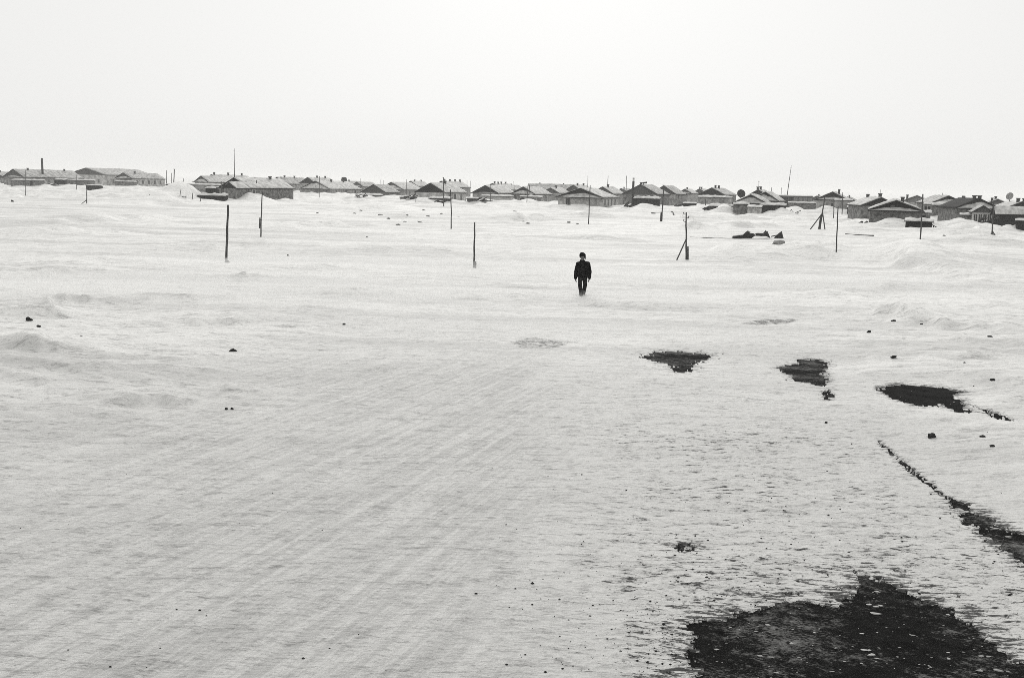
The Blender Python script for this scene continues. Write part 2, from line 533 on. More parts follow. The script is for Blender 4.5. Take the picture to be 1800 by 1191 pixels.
# grit and ice showing through where the snow is thin
th = math_n('ADD', ripple, math_n('MULTIPLY', A_thin, 0.26))
th = math_n('ADD', th, math_n('MULTIPLY', math_n('SUBTRACT', crisp2, 0.5), 0.7))
th = math_n('ADD', th, math_n('MULTIPLY', math_n('SUBTRACT', crisp, 0.5), 0.8))
show = ramp(th, 0.69, 0.75)
show = math_n('MULTIPLY', show, ramp(A_thin, 0.08, 0.35))
c = mixc(math_n('MULTIPLY', show, 0.94), c, g3(0.04))
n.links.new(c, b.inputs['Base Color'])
hgt = math_n('ADD', math_n('MULTIPLY', ripple, A_road_vignette), math_n('MULTIPLY', streak, 1.0))
hgt = math_n('ADD', hgt, math_n('MULTIPLY', grain, 0.35))
hgt = math_n('ADD', hgt, math_n('MULTIPLY', crisp, 1.2))
hgt = math_n('ADD', hgt, math_n('MULTIPLY', math_n('MULTIPLY', lanes, A_left), 1.0))
bp = node('ShaderNodeBump')
bp.inputs['Strength'].default_value = 0.8
bp.inputs['Distance'].default_value = 0.05
n.links.new(hgt, bp.inputs['Height'])
n.links.new(bp.outputs[0], b.inputs['Normal'])
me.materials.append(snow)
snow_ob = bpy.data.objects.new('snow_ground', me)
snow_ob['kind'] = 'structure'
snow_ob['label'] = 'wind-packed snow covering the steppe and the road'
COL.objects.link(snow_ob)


# ------------------------------------------------------------------ mesh helpers
def tag(o, label=None, cat=None, group=None, kind=None):
    if label:
        o['label'] = label
    if cat:
        o['category'] = cat
    if group:
        o['group'] = group
    if kind:
        o['kind'] = kind
    return o


def empty(name, loc, rz=0.0):
    o = bpy.data.objects.new(name, None)
    o.empty_display_size = 0.2
    o.location = loc
    o.rotation_euler = (0, 0, rz)
    COL.objects.link(o)
    return o


def mesh_ob(name, verts, faces, material, parent=None, smooth=False):
    m = bpy.data.meshes.new(name)
    m.from_pydata([tuple(v_) for v_ in verts], [], faces)
    bm_ = bmesh.new()
    bm_.from_mesh(m)
    bmesh.ops.recalc_face_normals(bm_, faces=bm_.faces)
    bm_.to_mesh(m)
    bm_.free()
    m.materials.append(MATS[material] if isinstance(material, str) else material)
    if smooth:
        for p_ in m.polygons:
            p_.use_smooth = True
    o = bpy.data.objects.new(name, m)
    o.parent = parent
    COL.objects.link(o)
    return o


def box_vf(x0, x1, y0, y1, z0, z1):
    v_ = [(x0, y0, z0), (x1, y0, z0), (x1, y1, z0), (x0, y1, z0), (x0, y0, z1), (x1, y0, z1), (x1, y1, z1), (x0, y1, z1)]
    f_ = [(0, 3, 2, 1), (4, 5, 6, 7), (0, 1, 5, 4), (1, 2, 6, 5), (2, 3, 7, 6), (3, 0, 4, 7)]
    return v_, f_


def box(name, b6, material, parent=None):
    return mesh_ob(name, *box_vf(*b6), material, parent)


def tube_vf(pts, radii, sides=8):
    V, F = [], []
    pts = [Vector(p_) for p_ in pts]
    for k, p_ in enumerate(pts):
        d = (pts[min(k + 1, len(pts) - 1)] - pts[max(k - 1, 0)]).normalized()
        a = d.cross(Vector((0.31, 0.95, 0.02))).normalized()
        c_ = d.cross(a)
        for s_ in range(sides):
            t_ = 2 * math.pi * s_ / sides
            V.append(p_ + (a * math.cos(t_) + c_ * math.sin(t_)) * radii[k])
    for k in range(len(pts) - 1):
        for s_ in range(sides):
            s2 = (s_ + 1) % sides
            F.append((k * sides + s_, k * sides + s2, (k + 1) * sides + s2, (k + 1) * sides + s_))
    F.append(tuple(range(sides)))
    F.append(tuple((len(pts) - 1) * sides + s_ for s_ in range(sides)))
    return V, F


def tube(name, pts, radii, material, parent=None, sides=8):
    return mesh_ob(name, *tube_vf(pts, radii, sides), material, parent, True)


# ---- bare ground under the snow: soil sheet and asphalt road
mat('frozen_soil', 0.014, 1.0, 0.5, 3.0, bump=0.5, spec=0.02)
asph = mat('asphalt', 0.011, 1.0, 0.5, 9.0, bump=0.6, spec=0.02)
# snow dust blown over the asphalt in streaks
n = asph.node_tree
bs = n.nodes['Principled BSDF']
tco = [q for q in n.nodes if q.type == 'TEX_COORD'][0].outputs['Object']
basec = bs.inputs['Base Color'].links[0].from_socket
dust = noise_n(mapped((5.0, 8, 3), 0.25), 1.0, 8, 0.86)
fine = noise_n(mapped((24, 40, 3), 0.25), 1.0, 4, 0.7)
sep = node('ShaderNodeSeparateXYZ')
n.links.new(tco, sep.inputs[0])
far_dust = ramp(sep.outputs[1], 14, 28)
dd = math_n('ADD', dust, math_n('MULTIPLY', math_n('SUBTRACT', fine, 0.5), 0.5))
big = noise_n(mapped((0.9, 1.6, 1)), 1.0, 2, 0.5)
dd = math_n('ADD', dd, math_n('MULTIPLY', math_n('SUBTRACT', big, 0.5), 0.5))
dd = math_n('ADD', dd, math_n('MULTIPLY', far_dust, 0.03))
n.links.new(mixc(math_n('MULTIPLY', ramp(dd, 0.52, 0.74), 0.6), basec, g3(0.36)), bs.inputs['Base Color'])
soil = mesh_ob('soil', [(-40, 2, -0.012), (40, 2, -0.012), (40, 60, -0.012), (-40, 60, -0.012)], [(0, 1, 2, 3)], 'frozen_soil')
soil['kind'] = 'structure'
soil['label'] = 'dark frozen ground bared beside the road'


def ruv(u_, v_, z_):
    return (u_ * _cs + v_ * _sn, -u_ * _sn + v_ * _cs, z_)


road = mesh_ob('road', [ruv(-6.0, 1, 0), ruv(6.2, 1, 0), ruv(6.2, 48, 0), ruv(-6.0, 48, 0)], [(0, 1, 2, 3)], asph)
road['kind'] = 'structure'
road['label'] = 'dark asphalt road bared in patches through the snow'


# ------------------------------------------------------------------ houses
AX = 22.0     # the village streets run 22 degrees to the right of the view


def snow_slab(name, corners, thick, parent, material='roof_snow', nu=14, nv_=7, seed=0, lump=1.0):
    """an uneven snow layer lying on a quad a-b-c-d (a-b eave, d-c ridge), closed underneath"""
    a, b_, c_, d = [Vector(p_) for p_ in corners]
    nrm = (b_ - a).cross(d - a).normalized()
    if nrm.z < 0:
        nrm = -nrm
    V, F = [], []
    for layer in (0, 1):
        for q in range(nv_ + 1):
            for p_ in range(nu + 1):
                s_, t_ = p_ / nu, q / nv_
                pt = (a * (1 - s_) + b_ * s_) * (1 - t_) + (d * (1 - s_) + c_ * s_) * t_
                if layer == 0:
                    e = min(1.0, 4 * min(s_, 1 - s_) + 0.35) * min(1.0, 2.5 * t_ + 0.3)
                    h = 0.62 * thick * e * (1 + lump * float(perlin(pt.x * .7 + seed * 3.1, pt.y * .7 + seed)) + 0.3 * lump * float(perlin(pt.x * 2 + seed, pt.y * 2)))
                    pt = pt + nrm * max(0.015, h)
                else:
                    pt = pt + nrm * 0.004
                V.append(pt)
    w_ = nu + 1
    o_ = w_ * (nv_ + 1)
    for q in range(nv_):
        for p_ in range(nu):
            k = q * w_ + p_
            F.append((k, k + 1, k + w_ + 1, k + w_))
            F.append((o_ + k, o_ + k + w_, o_ + k + w_ + 1, o_ + k + 1))
    for p_ in range(nu):
        F.append((p_, o_ + p_, o_ + p_ + 1, p_ + 1))
        k = nv_ * w_ + p_
        F.append((k, k + 1, o_ + k + 1, o_ + k))
    for q in range(nv_):
        k = q * w_
        F.append((k, k + w_, o_ + k + w_, o_ + k))
        k = q * w_ + nu
        F.append((k, o_ + k, o_ + k + w_, k + w_))
    return mesh_ob(name, V, F, material, parent, True)


def window(parent, face, pos, zc, ww, wh):
    """face: 'front' (gable, -y) / 'right' (+x) / 'left' (-x) plane coordinate"""
    kind, plane = face
    root = empty('window', (0, 0, 0))
    root.parent = parent

    def bb(name, a0, a1, z0, z1, d0, d1, m_):
        if kind == 'front':
            return box(name, (a0, a1, plane - d1, plane - d0, z0, z1), m_, root)
        if kind == 'right':
            return box(name, (plane + d0, plane + d1, a0, a1, z0, z1), m_, root)
        return box(name, (plane - d1, plane - d0, a0, a1, z0, z1), m_, root)
    t_ = 0.09
    bb('pane', pos - ww / 2, pos + ww / 2, zc - wh / 2, zc + wh / 2, -0.01, 0.02, 'glass')
    V, F = [], []
    for a0, a1, z0, z1 in ((pos - ww / 2 - t_, pos - ww / 2, zc - wh / 2 - t_, zc + wh / 2 + t_), (pos + ww / 2, pos + ww / 2 + t_, zc - wh / 2 - t_, zc + wh / 2 + t_),
                           (pos - ww / 2, pos + ww / 2, zc + wh / 2, zc + wh / 2 + t_), (pos - ww / 2, pos + ww / 2, zc - wh / 2 - t_, zc - wh / 2),
                           (pos - 0.025, pos + 0.025, zc - wh / 2, zc + wh / 2)):
        d0, d1 = 0.0, 0.05
        if kind == 'front':
            v_, f_ = box_vf(a0, a1, plane - d1, plane - d0, z0, z1)
        elif kind == 'right':
            v_, f_ = box_vf(plane + d0, plane + d1, a0, a1, z0, z1)
        else:
            v_, f_ = box_vf(plane - d1, plane - d0, a0, a1, z0, z1)
        F += [tuple(q + len(V) for q in ff) for ff in f_]
        V += v_
    mesh_ob('frame', V, F, 'window_paint', root)


def house(label, ax, ay, ey, D, gw, L, wall='white_plaster', gable='dark_boards', roofm='tar_felt', az_=AX, bank=0.0, skirt=False, thick=0.22,
          snowm='roof_snow', fwin=(), rwin=(), lwin=(), chim=(), dormer=False, name='house', wsize=(0.85, 1.25), cat='house', gsnow=None):
    top = dpt(ax, ay, D)
    eav = dpt(ax, ey, D)
    sc = FPX / D
    azp = math.degrees(math.atan2(top.x, top.y))
    W = gw / sc / max(0.35, math.cos(R(az_ - azp)))
    gz = ground_z(top.x, top.y)
    # ground lowest under the footprint
    rz = -R(az_)
    root = empty(name, (top.x, top.y, gz), rz)
    zr, ze = top.z - gz, eav.z - gz
    if ze < 1.2:
        ze = 1.2
    if zr < ze + 0.7:
        zr = ze + 0.7
    oh = 0.35
    hw = W / 2 - oh * 0.8
    slope = (zr - ze) / (W / 2)
    zw = ze + slope * (W / 2 - hw) - 0.02      # wall top under the roof
    zr_w = zr - 0.14
    zb = -1.6
    v_ = [(-hw, 0, zb), (hw, 0, zb), (hw, 0, zw - .12), (0, 0, zr_w), (-hw, 0, zw - .12), (-hw, L, zb), (hw, L, zb), (hw, L, zw - .12), (0, L, zr_w), (-hw, L, zw - .12)]
    f_ = [(0, 1, 2, 3, 4), (9, 8, 7, 6, 5), (0, 5, 6, 1), (1, 6, 7, 2), (2, 7, 8, 3), (3, 8, 9, 4), (4, 9, 5, 0)]
    mesh_ob('wall', v_, f_, wall, root)
    # boarded gable, proud of the wall
    gzb = zw - 0.14
    v_ = [(-hw - 0.02, -0.06, gzb), (hw + 0.02, -0.06, gzb), (0, -0.06, zr_w + 0.01), (-hw - 0.02, -0.004, gzb), (hw + 0.02, -0.004, gzb), (0, -0.004, zr_w + 0.01)]
    mesh_ob('gable', v_, [(0, 1, 2), (5, 4, 3), (0, 3, 4, 1), (1, 4, 5, 2), (2, 5, 3, 0)], gable, root)
    # roof, two slopes with a thickness
    th = 0.12
    y0, y1 = -oh, L + oh
    v_ = []
    for yy_ in (y0, y1):
        v_ += [(-W / 2, yy_, ze), (0, yy_, zr), (W / 2, yy_, ze), (W / 2, yy_, ze - th), (0, yy_, zr - th * 1.1), (-W / 2, yy_, ze - th)]
    f_ = [(0, 1, 4, 5), (1, 2, 3, 4), (6, 11, 10, 7), (7, 10, 9, 8), (0, 6, 7, 1), (1, 7, 8, 2), (2, 8, 9, 3), (3, 9, 10, 4), (4, 10, 11, 5), (5, 11, 6, 0)]
    roof = mesh_ob('roof', v_, f_, roofm, root)
    sd_ = hash_i(ax, ay)
    if thick > 0:
        ins = 0.14
        for sg in (1, -1):
            x_e, x_r = sg * (W / 2 - 0.05), sg * 0.03
            z_e, z_r = zr - slope * abs(x_e), zr - slope * abs(x_r)
            snow_slab('snow_cover', [(x_e, y0 + ins, z_e), (x_e, y1 - 0.1, z_e), (x_r, y1 - 0.1, z_r), (x_r, y0 + ins, z_r)], thick, roof, snowm, seed=sd_ + sg)
    if bank > 0:
        # snow plastered against the gable up to a share of its height
        V, F = [], []
        nu, nq_ = 20, 6
        prof = []
        for p_ in range(nu + 1):
            s_ = -1 + 2 * p_ / nu
            top_z = (zr - 0.25 - ze) * bank * (1 - abs(s_) ** 1.6) * (1 + 0.25 * float(perlin(s_ * 2.2 + sd_, sd_ * .3)))
            prof.append(max(0.02, top_z))
        for q in range(nq_ + 1):
            t_ = q / nq_
            for p_ in range(nu + 1):
                s_ = -1 + 2 * p_ / nu
                V.append((s_ * hw * 1.03, -0.08 - 0.75 * (1 - t_) ** 1.5 * (0.6 + 0.4 * (1 - abs(s_))), gzb + 0.02 + prof[p_] * t_))
        w_ = nu + 1
        for q in range(nq_):
            for p_ in range(nu):
                k = q * w_ + p_
                F.append((k, k + 1, k + w_ + 1, k + w_))
        o_ = len(V)
        V += [(-hw * 1.03, -0.065, gzb + 0.02), (hw * 1.03, -0.065, gzb + 0.02)]
        V += [(p_[0], -0.065, p_[2]) for p_ in V[nq_ * w_: nq_ * w_ + w_]]
        F.append(tuple(range(nu, -1, -1)) + (o_, o_ + 1))
        for p_ in range(nu):
            k = nq_ * w_ + p_
            F.append((k, k + 1, o_ + 2 + p_ + 1, o_ + 2 + p_))
        mesh_ob('snow_bank', V, F, gsnow or 'roof_snow', root, True)
    if bank > 0 or skirt:
        # pent ledge under the gable that carries the snow
        box('ledge', (-hw - 0.3, hw + 0.3, -0.95, -0.062, gzb - 0.13, gzb), roofm, root)
    if not fwin and not rwin and not lwin and 170 < D < 300 and name == 'house':
        fwin = (-.45, .4)
    for p_ in fwin:
        window(root, ('front', 0.0), p_ * hw, min(zw - 1.0, 1.55), *wsize)
    for p_ in rwin:
        window(root, ('right', hw), p_ * L, min(zw - 1.0, 1.55), *wsize)
    for p_ in lwin:
        window(root, ('left', -hw), p_ * L, min(zw - 1.0, 1.55), *wsize)
    for cx, cy, ch in chim:
        zc = zr - slope * abs(cx)
        cz = 0.21
        ch *= 0.8
        v_, f_ = box_vf(cx - cz, cx + cz, cy - cz, cy + cz, zc - 0.4, zc + ch)
        v2, f2 = box_vf(cx - cz - 0.07, cx + cz + 0.07, cy - cz - 0.07, cy + cz + 0.07, zc + ch, zc + ch + 0.14)
        mesh_ob('chimney', v_ + v2, f_ + [tuple(q + 8 for q in ff) for ff in f2], 'soot_brick', root)
    tag(root, label, cat, 'village houses along the skyline')
    return root, zr, ze, W, slope


def hash_i(a, b_):
    return (int(a * 7.3) * 31 + int(b_ * 3.1)) % 97


house('long snow-roofed house under the tall black pipe, at the far left edge', 23.5, 297, 311, 358, 30, 24, 'grey_plaster', 'grey_boards',
      bank=0.2, chim=((0.6, 5, .8), (0.5, 20, .8)), rwin=(.2, .4, .6, .8), snowm='blown_roof_snow')
house('small half-hidden roof right behind the tall black pipe', 84, 302, 312, 420, 26, 12, 'grey_plaster', 'grey_boards', chim=((0.4, 6, .8),), snowm='blown_roof_snow')
house('broad barn-like house with wide grey gable at the left, highest roof', 151, 295, 306.5, 400, 57, 26, 'white_plaster', 'grey_boards',
      rwin=(.15, .3, .5), fwin=(.3, .65), snowm='blown_roof_snow', roofm='grey_slate')
house('snow-roofed house with stone gable wall, right of the broad barn-like house', 217, 303.4, 313.5, 385, 26, 17, 'white_plaster', 'grey_boards',
      bank=0.45, rwin=(.15, .32, .5, .68, .85), chim=((0.5, 5, .8),), snowm='blown_roof_snow')
house('house behind the black flat shed left of the tall thin mast', 354, 309, 320, 300, 24, 12, 'white_plaster', 'grey_boards', bank=0.6)
house('long snowy roof with small chimneys directly behind the tall thin mast', 372, 306.5, 319, 335, 26, 18, 'grey_plaster', 'grey_boards',
      chim=((0.2, 1, .9), (0.2, 8, .9), (0.2, 15, .9)))
house('snow-drifted house with long dark side wall below the tall thin mast', 412, 312, 330, 206, 50, 15, 'rubble_stone', 'dark_boards',
      bank=0.25, chim=((0.5, 11, .7),), rwin=(.1,), thick=0.25)
house('small dark gabled porch in front of the house with the tall mast', 404, 320.5, 331, 199, 24, 3.6, 'rubble_stone', 'dark_boards', bank=0.0, thick=0.3, name='porch', cat='porch')
house('distant grey house right of the tall mast, left of the twin gables', 487, 311, 323, 360, 26, 16, 'grey_plaster', 'grey_boards', chim=((0.3, 4, .8), (0.3, 10, .8)), bank=.3, snowm='blown_roof_snow')
house('dark little gable peeking over the long white snow-filled gable house', 541, 311.5, 322, 340, 28, 13, 'grey_plaster', 'dark_boards', chim=((0.3, 5, .8), (0.3, 10, .8)))
house('low house with broad gable buried in snow and long dim wall', 554.4, 317.7, 331.5, 312, 50, 18.5, 'grey_plaster', 'dark_boards', bank=0.8, chim=((0.5, 8, .8), (.6, 15, .8)), rwin=(.2, .5, .8))
house('faint far house right of the round black tank on the skyline', 627.5, 319.5, 328, 410, 24, 12, 'grey_plaster', 'grey_boards', bank=.3, snowm='blown_roof_snow')
house('shaggy grey gabled house with a snowy awning and debris before it', 657, 324, 338, 250, 44, 7, 'rubble_stone', 'grey_boards', thick=.08, snowm='blown_roof_snow')
house('pale house with snow-filled gable just left of the black gabled house', 688, 320, 333, 320, 44, 13, 'grey_plaster', 'grey_boards', bank=.6, rwin=(.3, .6))
house('tiny far gable on the skyline behind the pale snow-filled gable', 722, 318, 327, 430, 26, 12, 'grey_plaster', 'grey_boards', chim=((0.3, 3, .8), (.3, 9, .8)))
house('house with large black board gable and white side wall, left of centre', 757, 321.5, 338, 210, 54, 10.5, 'white_plaster', 'dark_boards',
      rwin=(.2, .45, .75), chim=((0.4, 6, .7),), thick=.25)
house('far snowy roof with a row of chimneys behind the black-gabled house', 776, 318, 329, 335, 32, 16, 'grey_plaster', 'grey_boards', chim=((0.2, 2, .8), (.2, 6, .8), (.2, 10, .8), (.2, 14, .8)))
house('house with dark ragged gable and pale wall at the centre', 853.5, 325.6, 339, 262, 48, 12, 'white_plaster', 'dark_boards', rwin=(.35, .7), fwin=(.6,), thick=.25, bank=.12)
house('snowy roof with many stubby chimneys behind the centre gable', 866, 322, 333, 350, 36, 15, 'grey_plaster', 'grey_boards', chim=((0.3, 1, .8), (.4, 4, .8), (.3, 7, .8), (.3, 11, .8)))
house('house with snow-filled gable and dark peak, right of the centre gable', 920, 328, 341, 266, 44, 13, 'grey_plaster', 'dark_boards', bank=.55, rwin=(.2, .6))
house('long pale roof running along the skyline right of centre', 930, 322.5, 333, 380, 12, 20, 'grey_plaster', 'grey_boards', az_=97, snowm='blown_roof_snow', chim=((-0.4, 4, .6), (-.4, 13, .6)))
house('low grey gable in front of the long pale roof', 968, 330, 339, 300, 32, 11, 'grey_plaster', 'grey_boards', chim=((0.3, 4, .9),))
house('dim grey gable behind the white house with the snow ledge', 1008, 325, 337, 310, 36, 13, 'grey_plaster', 'grey_boards', chim=((0.3, 3, .8), (.3, 9, .8)))
house('white-walled house with a snow ledge under its gable, right of centre', 1020.5, 330.6, 346.5, 197, 82, 10.5, 'white_plaster', 'dark_boards', bank=.55,
      fwin=(-.55,), rwin=(.14, .36, .58, .8), thick=.25)
house('dark-gabled house between the white house and the boiler chimney', 1059, 328, 340.5, 262, 40, 11, 'grey_plaster', 'grey_boards', chim=((0.3, 4, .8),))
house('grey boiler house with a brick block chimney and black iron stack', 1126, 324, 341, 235, 62, 12, 'rubble_stone', 'grey_boards', chim=((0.0, .5, .4),), thick=.2, snowm='blown_roof_snow', cat='boiler house', name='boiler_house')
house('tall grey gabled house just right of the boiler house', 1167, 326, 341.5, 255, 46, 11, 'grey_plaster', 'grey_boards', thick=.15, rwin=(.3, .7), snowm='blown_roof_snow')
house('small far house right of the tall grey gable', 1204, 332, 340, 335, 27, 10, 'grey_plaster', 'grey_boards', bank=.4, chim=((0.3, 2, .7),))
house('tiny far house left of the dark board-gabled house with two chimneys', 1229.6, 331.5, 340, 350, 27, 10, 'grey_plaster', 'grey_boards', chim=((0.3, 2, .8), (-.3, 2, .8)))
house('dark board-gabled house with two chimneys left of the black dish', 1251.4, 329.6, 342, 255, 47, 17, 'rubble_stone', 'dark_boards', roofm='grey_slate', chim=((0.3, 3, .8), (.4, 7, .8)), thick=.1, snowm='blown_roof_snow')
house('snow-choked low gable front right of the black dish', 1320, 342, 357, 186, 58, 6, 'rubble_stone', 'dark_boards', bank=.8, thick=.3)
house('dark peaked roof behind the snow-choked gables right of the dish', 1333, 333, 344, 232, 36, 10, 'grey_plaster', 'dark_boards', bank=.0, chim=((0.2, 2, .8), (-.3, 1, .8)), thick=.2)
house('snow-choked gable with long black verge near the tilted mast', 1345.5, 337, 353, 196, 48, 9, 'rubble_stone', 'dark_boards', bank=.75, thick=.3, rwin=(.6,))
house('house with stepped dark roof and snowy front behind the braced pole', 1463.5, 337, 351, 228, 54, 11, 'white_plaster', 'dark_boards', bank=.45, skirt=True, fwin=(.1,), chim=((1.2, 2, 1.3),))
house('dark-gabled house with snowy left slope behind the round-windowed house', 1549, 347, 362, 168, 64, 10, 'rubble_stone', 'dark_boards', az_=7, chim=((0.0, .8, .6), (-.3, 8, .6)), thick=.25)
h36, zr36, ze36, W36, sl36 = house('nearest house with small round gable window and broad snow ledge', 1576, 352, 369.5, 140, 86, 9, 'rubble_stone', 'tar_felt', az_=19, bank=.42, thick=.3, chim=((0.75, .6, .75),))
V, F = tube_vf([(-.4, -.10, zr36 - .95), (-.4, -.06, zr36 - .95)], [.34, .34], 16)
mesh_ob('round_window', V, F, 'grey_boards', h36)
house('pale grey boarded gable behind the nearest house', 1612, 343.6, 355, 230, 48, 11, 'grey_plaster', 'pale_boards', thick=.2, chim=((-1.9, 1, 1.0),))
house('house with snow-filled gable and tall black stovepipe at the right', 1668, 344, 357.5, 198, 54, 11, 'rubble_stone', 'dark_boards', az_=9, bank=.72, thick=.22, snowm='blown_roof_snow')
house('black-roofed house with two chimneys and snow-filled gable at the right', 1721, 348, 366, 168, 66, 9, 'rubble_stone', 'dark_boards', az_=6, bank=.7, thick=.03, snowm='dark_boards', chim=((-.35, 1.0, .5), (.35, .8, .5)))
house('low front wing with a row of arched dark windows at the right', 1729, 361, 373.5, 158, 34, 6, 'white_plaster', 'grey_boards', az_=20, fwin=(-.72, -.24, .24, .72), wsize=(.42, 1.15), thick=.1, snowm='blown_roof_snow', name='house_wing', cat='house wing')
house('small far gable between the two-chimney roof and the pale dish', 1754, 350, 358, 230, 32, 10, 'grey_plaster', 'grey_boards', chim=((-.3, 2, .7), (-1, 1, .7)))
house('snow-roofed shed house with long black wall by the right edge', 1750, 363, 376.5, 156, 9, 4.2, 'dark_boards', 'grey_boards', az_=103, thick=.3)
house('dark chimneyed house cut off by the right edge', 1797, 354, 365, 178, 42, 10, 'rubble_stone', 'dark_boards', chim=((-.4, 1, .7), (.5, 1, .7)), thick=.1, az_=14)
for i_, (lab, a, b_, c_, D, gwid) in enumerate((
        ('faint roof at the far left end of the skyline', -14, 302, 312, 400, 40), ('faint far gable between the mast house and the grey house', 448, 314, 322, 420, 26),
        ('faint far gable just left of the shaggy grey house', 606, 318, 326, 440, 26), ('faint far gable behind the snow-filled centre-right gable', 893, 325, 333, 440, 26),
        ('faint far roof left of the boiler stack', 1092, 331, 338, 400, 30), ('faint far roof behind the stepped-roof house', 1490, 346, 353, 330, 30),
        ('faint far roof left of the nearest house behind the flat building', 1436, 344, 352, 340, 26), ('faint far gable behind the stovepipe house', 1694, 348, 356, 300, 28))):
    house(lab, a, b_, c_, D, gwid, 12, 'grey_plaster', 'grey_boards', snowm='blown_roof_snow', chim=((0.3, 3, .7),))


# flat-roofed long building
def shed(label, x0, x1, yt, yb, D, wall='dark_boards', depth=2.6, thick=0.28, door=None, name='shed', cat='shed', az_=None, panel=0, group='sheds and outbuildings between the houses'):
    xm = (x0 + x1) / 2
    P = dpt(xm, yb, D)
    T = dpt(xm, yt, D)
    gz = ground_z(P.x, P.y)
    Wd = (x1 - x0) * D / FPX
    azp = math.degrees(math.atan2(P.x, P.y))
    if az_ is None:
        az_ = azp + (AX - azp) * 0.35
    root = empty(name, (P.x, P.y, min(gz, P.z)), -R(az_))
    base = min(gz, P.z)
    zt = max(T.z - base, 0.9)
    hw = Wd / 2
    box('wall', (-hw, hw, 0, depth, -1.2, zt - 0.1), wall, root)
    v_, f_ = box_vf(-hw - .2, hw + .2, -.25, depth + .2, zt - 0.098, zt)
    v_ = [(a, q, c_ + (0.25 if q > 1 else 0)) for a, q, c_ in v_]
    rf = mesh_ob('roof', v_, f_, 'tar_felt', root)
    if thick:
        snow_slab('snow_cover', [(-hw - .15, -.2, zt), (hw + .15, -.2, zt), (hw + .15, depth + .15, zt + .25), (-hw - .15, depth + .15, zt + .25)], thick, rf, seed=hash_i(x0, yt), nu=14, nv_=5)
    if door:
        box('door', (door * hw - .4, door * hw + .4, -.05, -.004, -0.2, min(1.75, zt - .25)), 'grey_boards' if wall == 'dark_boards' else 'dark_boards', root)
    for k in range(panel):
        a0 = -hw + 2 * hw * (k + .12) / panel
        a1 = -hw + 2 * hw * (k + .88) / panel
        box('panel', (a0, a1, -.06, -.004, 0.5, zt - .35), 'pale_boards' if k >= panel * 0.4 else 'dark_boards', root)
    return tag(root, label, cat, group)


shed('dark lean-to in front of the long house with the pipe', 24, 70, 317, 328, 346, 'rubble_stone', door=.3)
shed('black shed between the long house and the broad barn', 97, 113, 316, 326, 344, 'dark_boards')
shed('low grey lean-to under the broad barn', 118, 160, 317, 323, 350, 'rubble_stone')
shed('squat black box shed behind the short braced post', 153, 175, 326, 333, 320, 'dark_boards', thick=.15)
shed('stone front wall annex of the house right of the barn', 204, 238, 319.5, 332, 380, 'rubble_stone', depth=1.5)
shed('flat black shed at the cluster of poles, left', 293, 324, 324.5, 337, 262, 'dark_boards', thick=.1)
shed('long low grey annex joined to the flat black shed', 325, 385, 325, 337, 256, 'grey_plaster', thick=.15)
shed('low black shed under a snow roof in front of the mast house', 350, 394, 344, 353, 193, 'dark_boards', thick=.4)
shed('small black shed above the low snow-roofed shed', 362, 380, 331, 339, 214, 'dark_boards', thick=.3)
shed('debris-filled lean-to in front of the shaggy grey house', 626, 670, 343, 355, 241, 'rubble_stone', thick=.25, door=-.4)
shed('low snow-capped wall shed left of the black-gabled house', 703, 731, 347, 353, 216, 'grey_plaster', thick=.4)
shed('dark lean-to in front of the black-gabled house', 753, 790, 349, 358, 203, 'dark_boards', thick=.3, door=.5)
shed('grey box shed at the right end of the black-gabled house', 821, 838, 349, 361, 204, 'grey_boards', thick=.1)
shed('low pale annex before the centre gable house', 845, 900, 345, 353, 255, 'white_plaster', thick=.3)
shed('low window-fronted annex of the snow-gabled house right of centre', 913, 952, 346, 356, 258, 'grey_plaster', thick=.25, panel=4)
shed('dark-fronted annex under the snow at the boiler house foot', 1114, 1158, 349, 359, 226, 'dark_boards', thick=.5)
shed('dark square box shed right of the tall grey gable', 1201, 1222, 357.5, 369, 226, 'dark_boards', thick=.1)
shed('low lean-to under the dark board-gabled house', 1228, 1284, 347, 354, 248, 'grey_plaster', thick=.4)
shed('black shed with a snow heap before it, below the dish', 1247, 1286, 363, 376, 188, 'dark_boards', thick=.45)
shed('grey stone wall shed below the snow-choked gables', 1289, 1314, 359, 378, 182, 'rubble_stone', thick=.3)
shed('pale panel-walled shed jutting out below the snow-choked gables', 1314, 1336, 364, 381, 178, 'white_plaster', thick=.2)
shed('dark open lean-to right of the pale panel-walled shed', 1336, 1378, 361, 375, 184, 'dark_boards', thick=.4, door=.4)
shed('long flat-roofed building beneath the tilted mast', 1363, 1425, 344.5, 358, 300, 'grey_boards', depth=8, thick=.1, panel=8, name='flat_building', cat='building', az_=14)
shed('long dark rubble wall in front of the flat-roofed building', 1387, 1436, 357, 370, 252, 'rubble_stone', depth=.8, thick=.2, name='rubble_wall', cat='wall')
shed('black shed right of the stepped-roof house', 1490, 1507, 364, 374, 215, 'dark_boards', thick=.2)
shed('grey lean-to joined to the stepped-roof house', 1468, 1496, 352, 362, 222, 'grey_plaster', thick=.2)
shed('black coal shed with snow on top beside the nearest house', 1594, 1634, 389, 405, 126, 'tar_felt', thick=.3, depth=2.0)
shed('small pale porch shed between the nearest house and the stovepipe house', 1621, 1634, 374, 386, 150, 'white_plaster', thick=.15, panel=2)
shed('pale outbuilding with dark slits behind the leaning pole at right', 1625, 1640, 359, 374, 190, 'white_plaster', thick=.2, panel=3)
shed('snow-laden porch roof before the stovepipe house', 1641, 1670, 361, 371, 184, 'rubble_stone', thick=.5)
shed('dark yard wall left of the arched-window wing', 1690, 1714, 378, 390, 160, 'rubble_stone', thick=.25, depth=1.0)
shed('black stack of boards by the right edge', 1789, 1812, 388, 396, 145, 'dark_boards', thick=.1, depth=1.2)

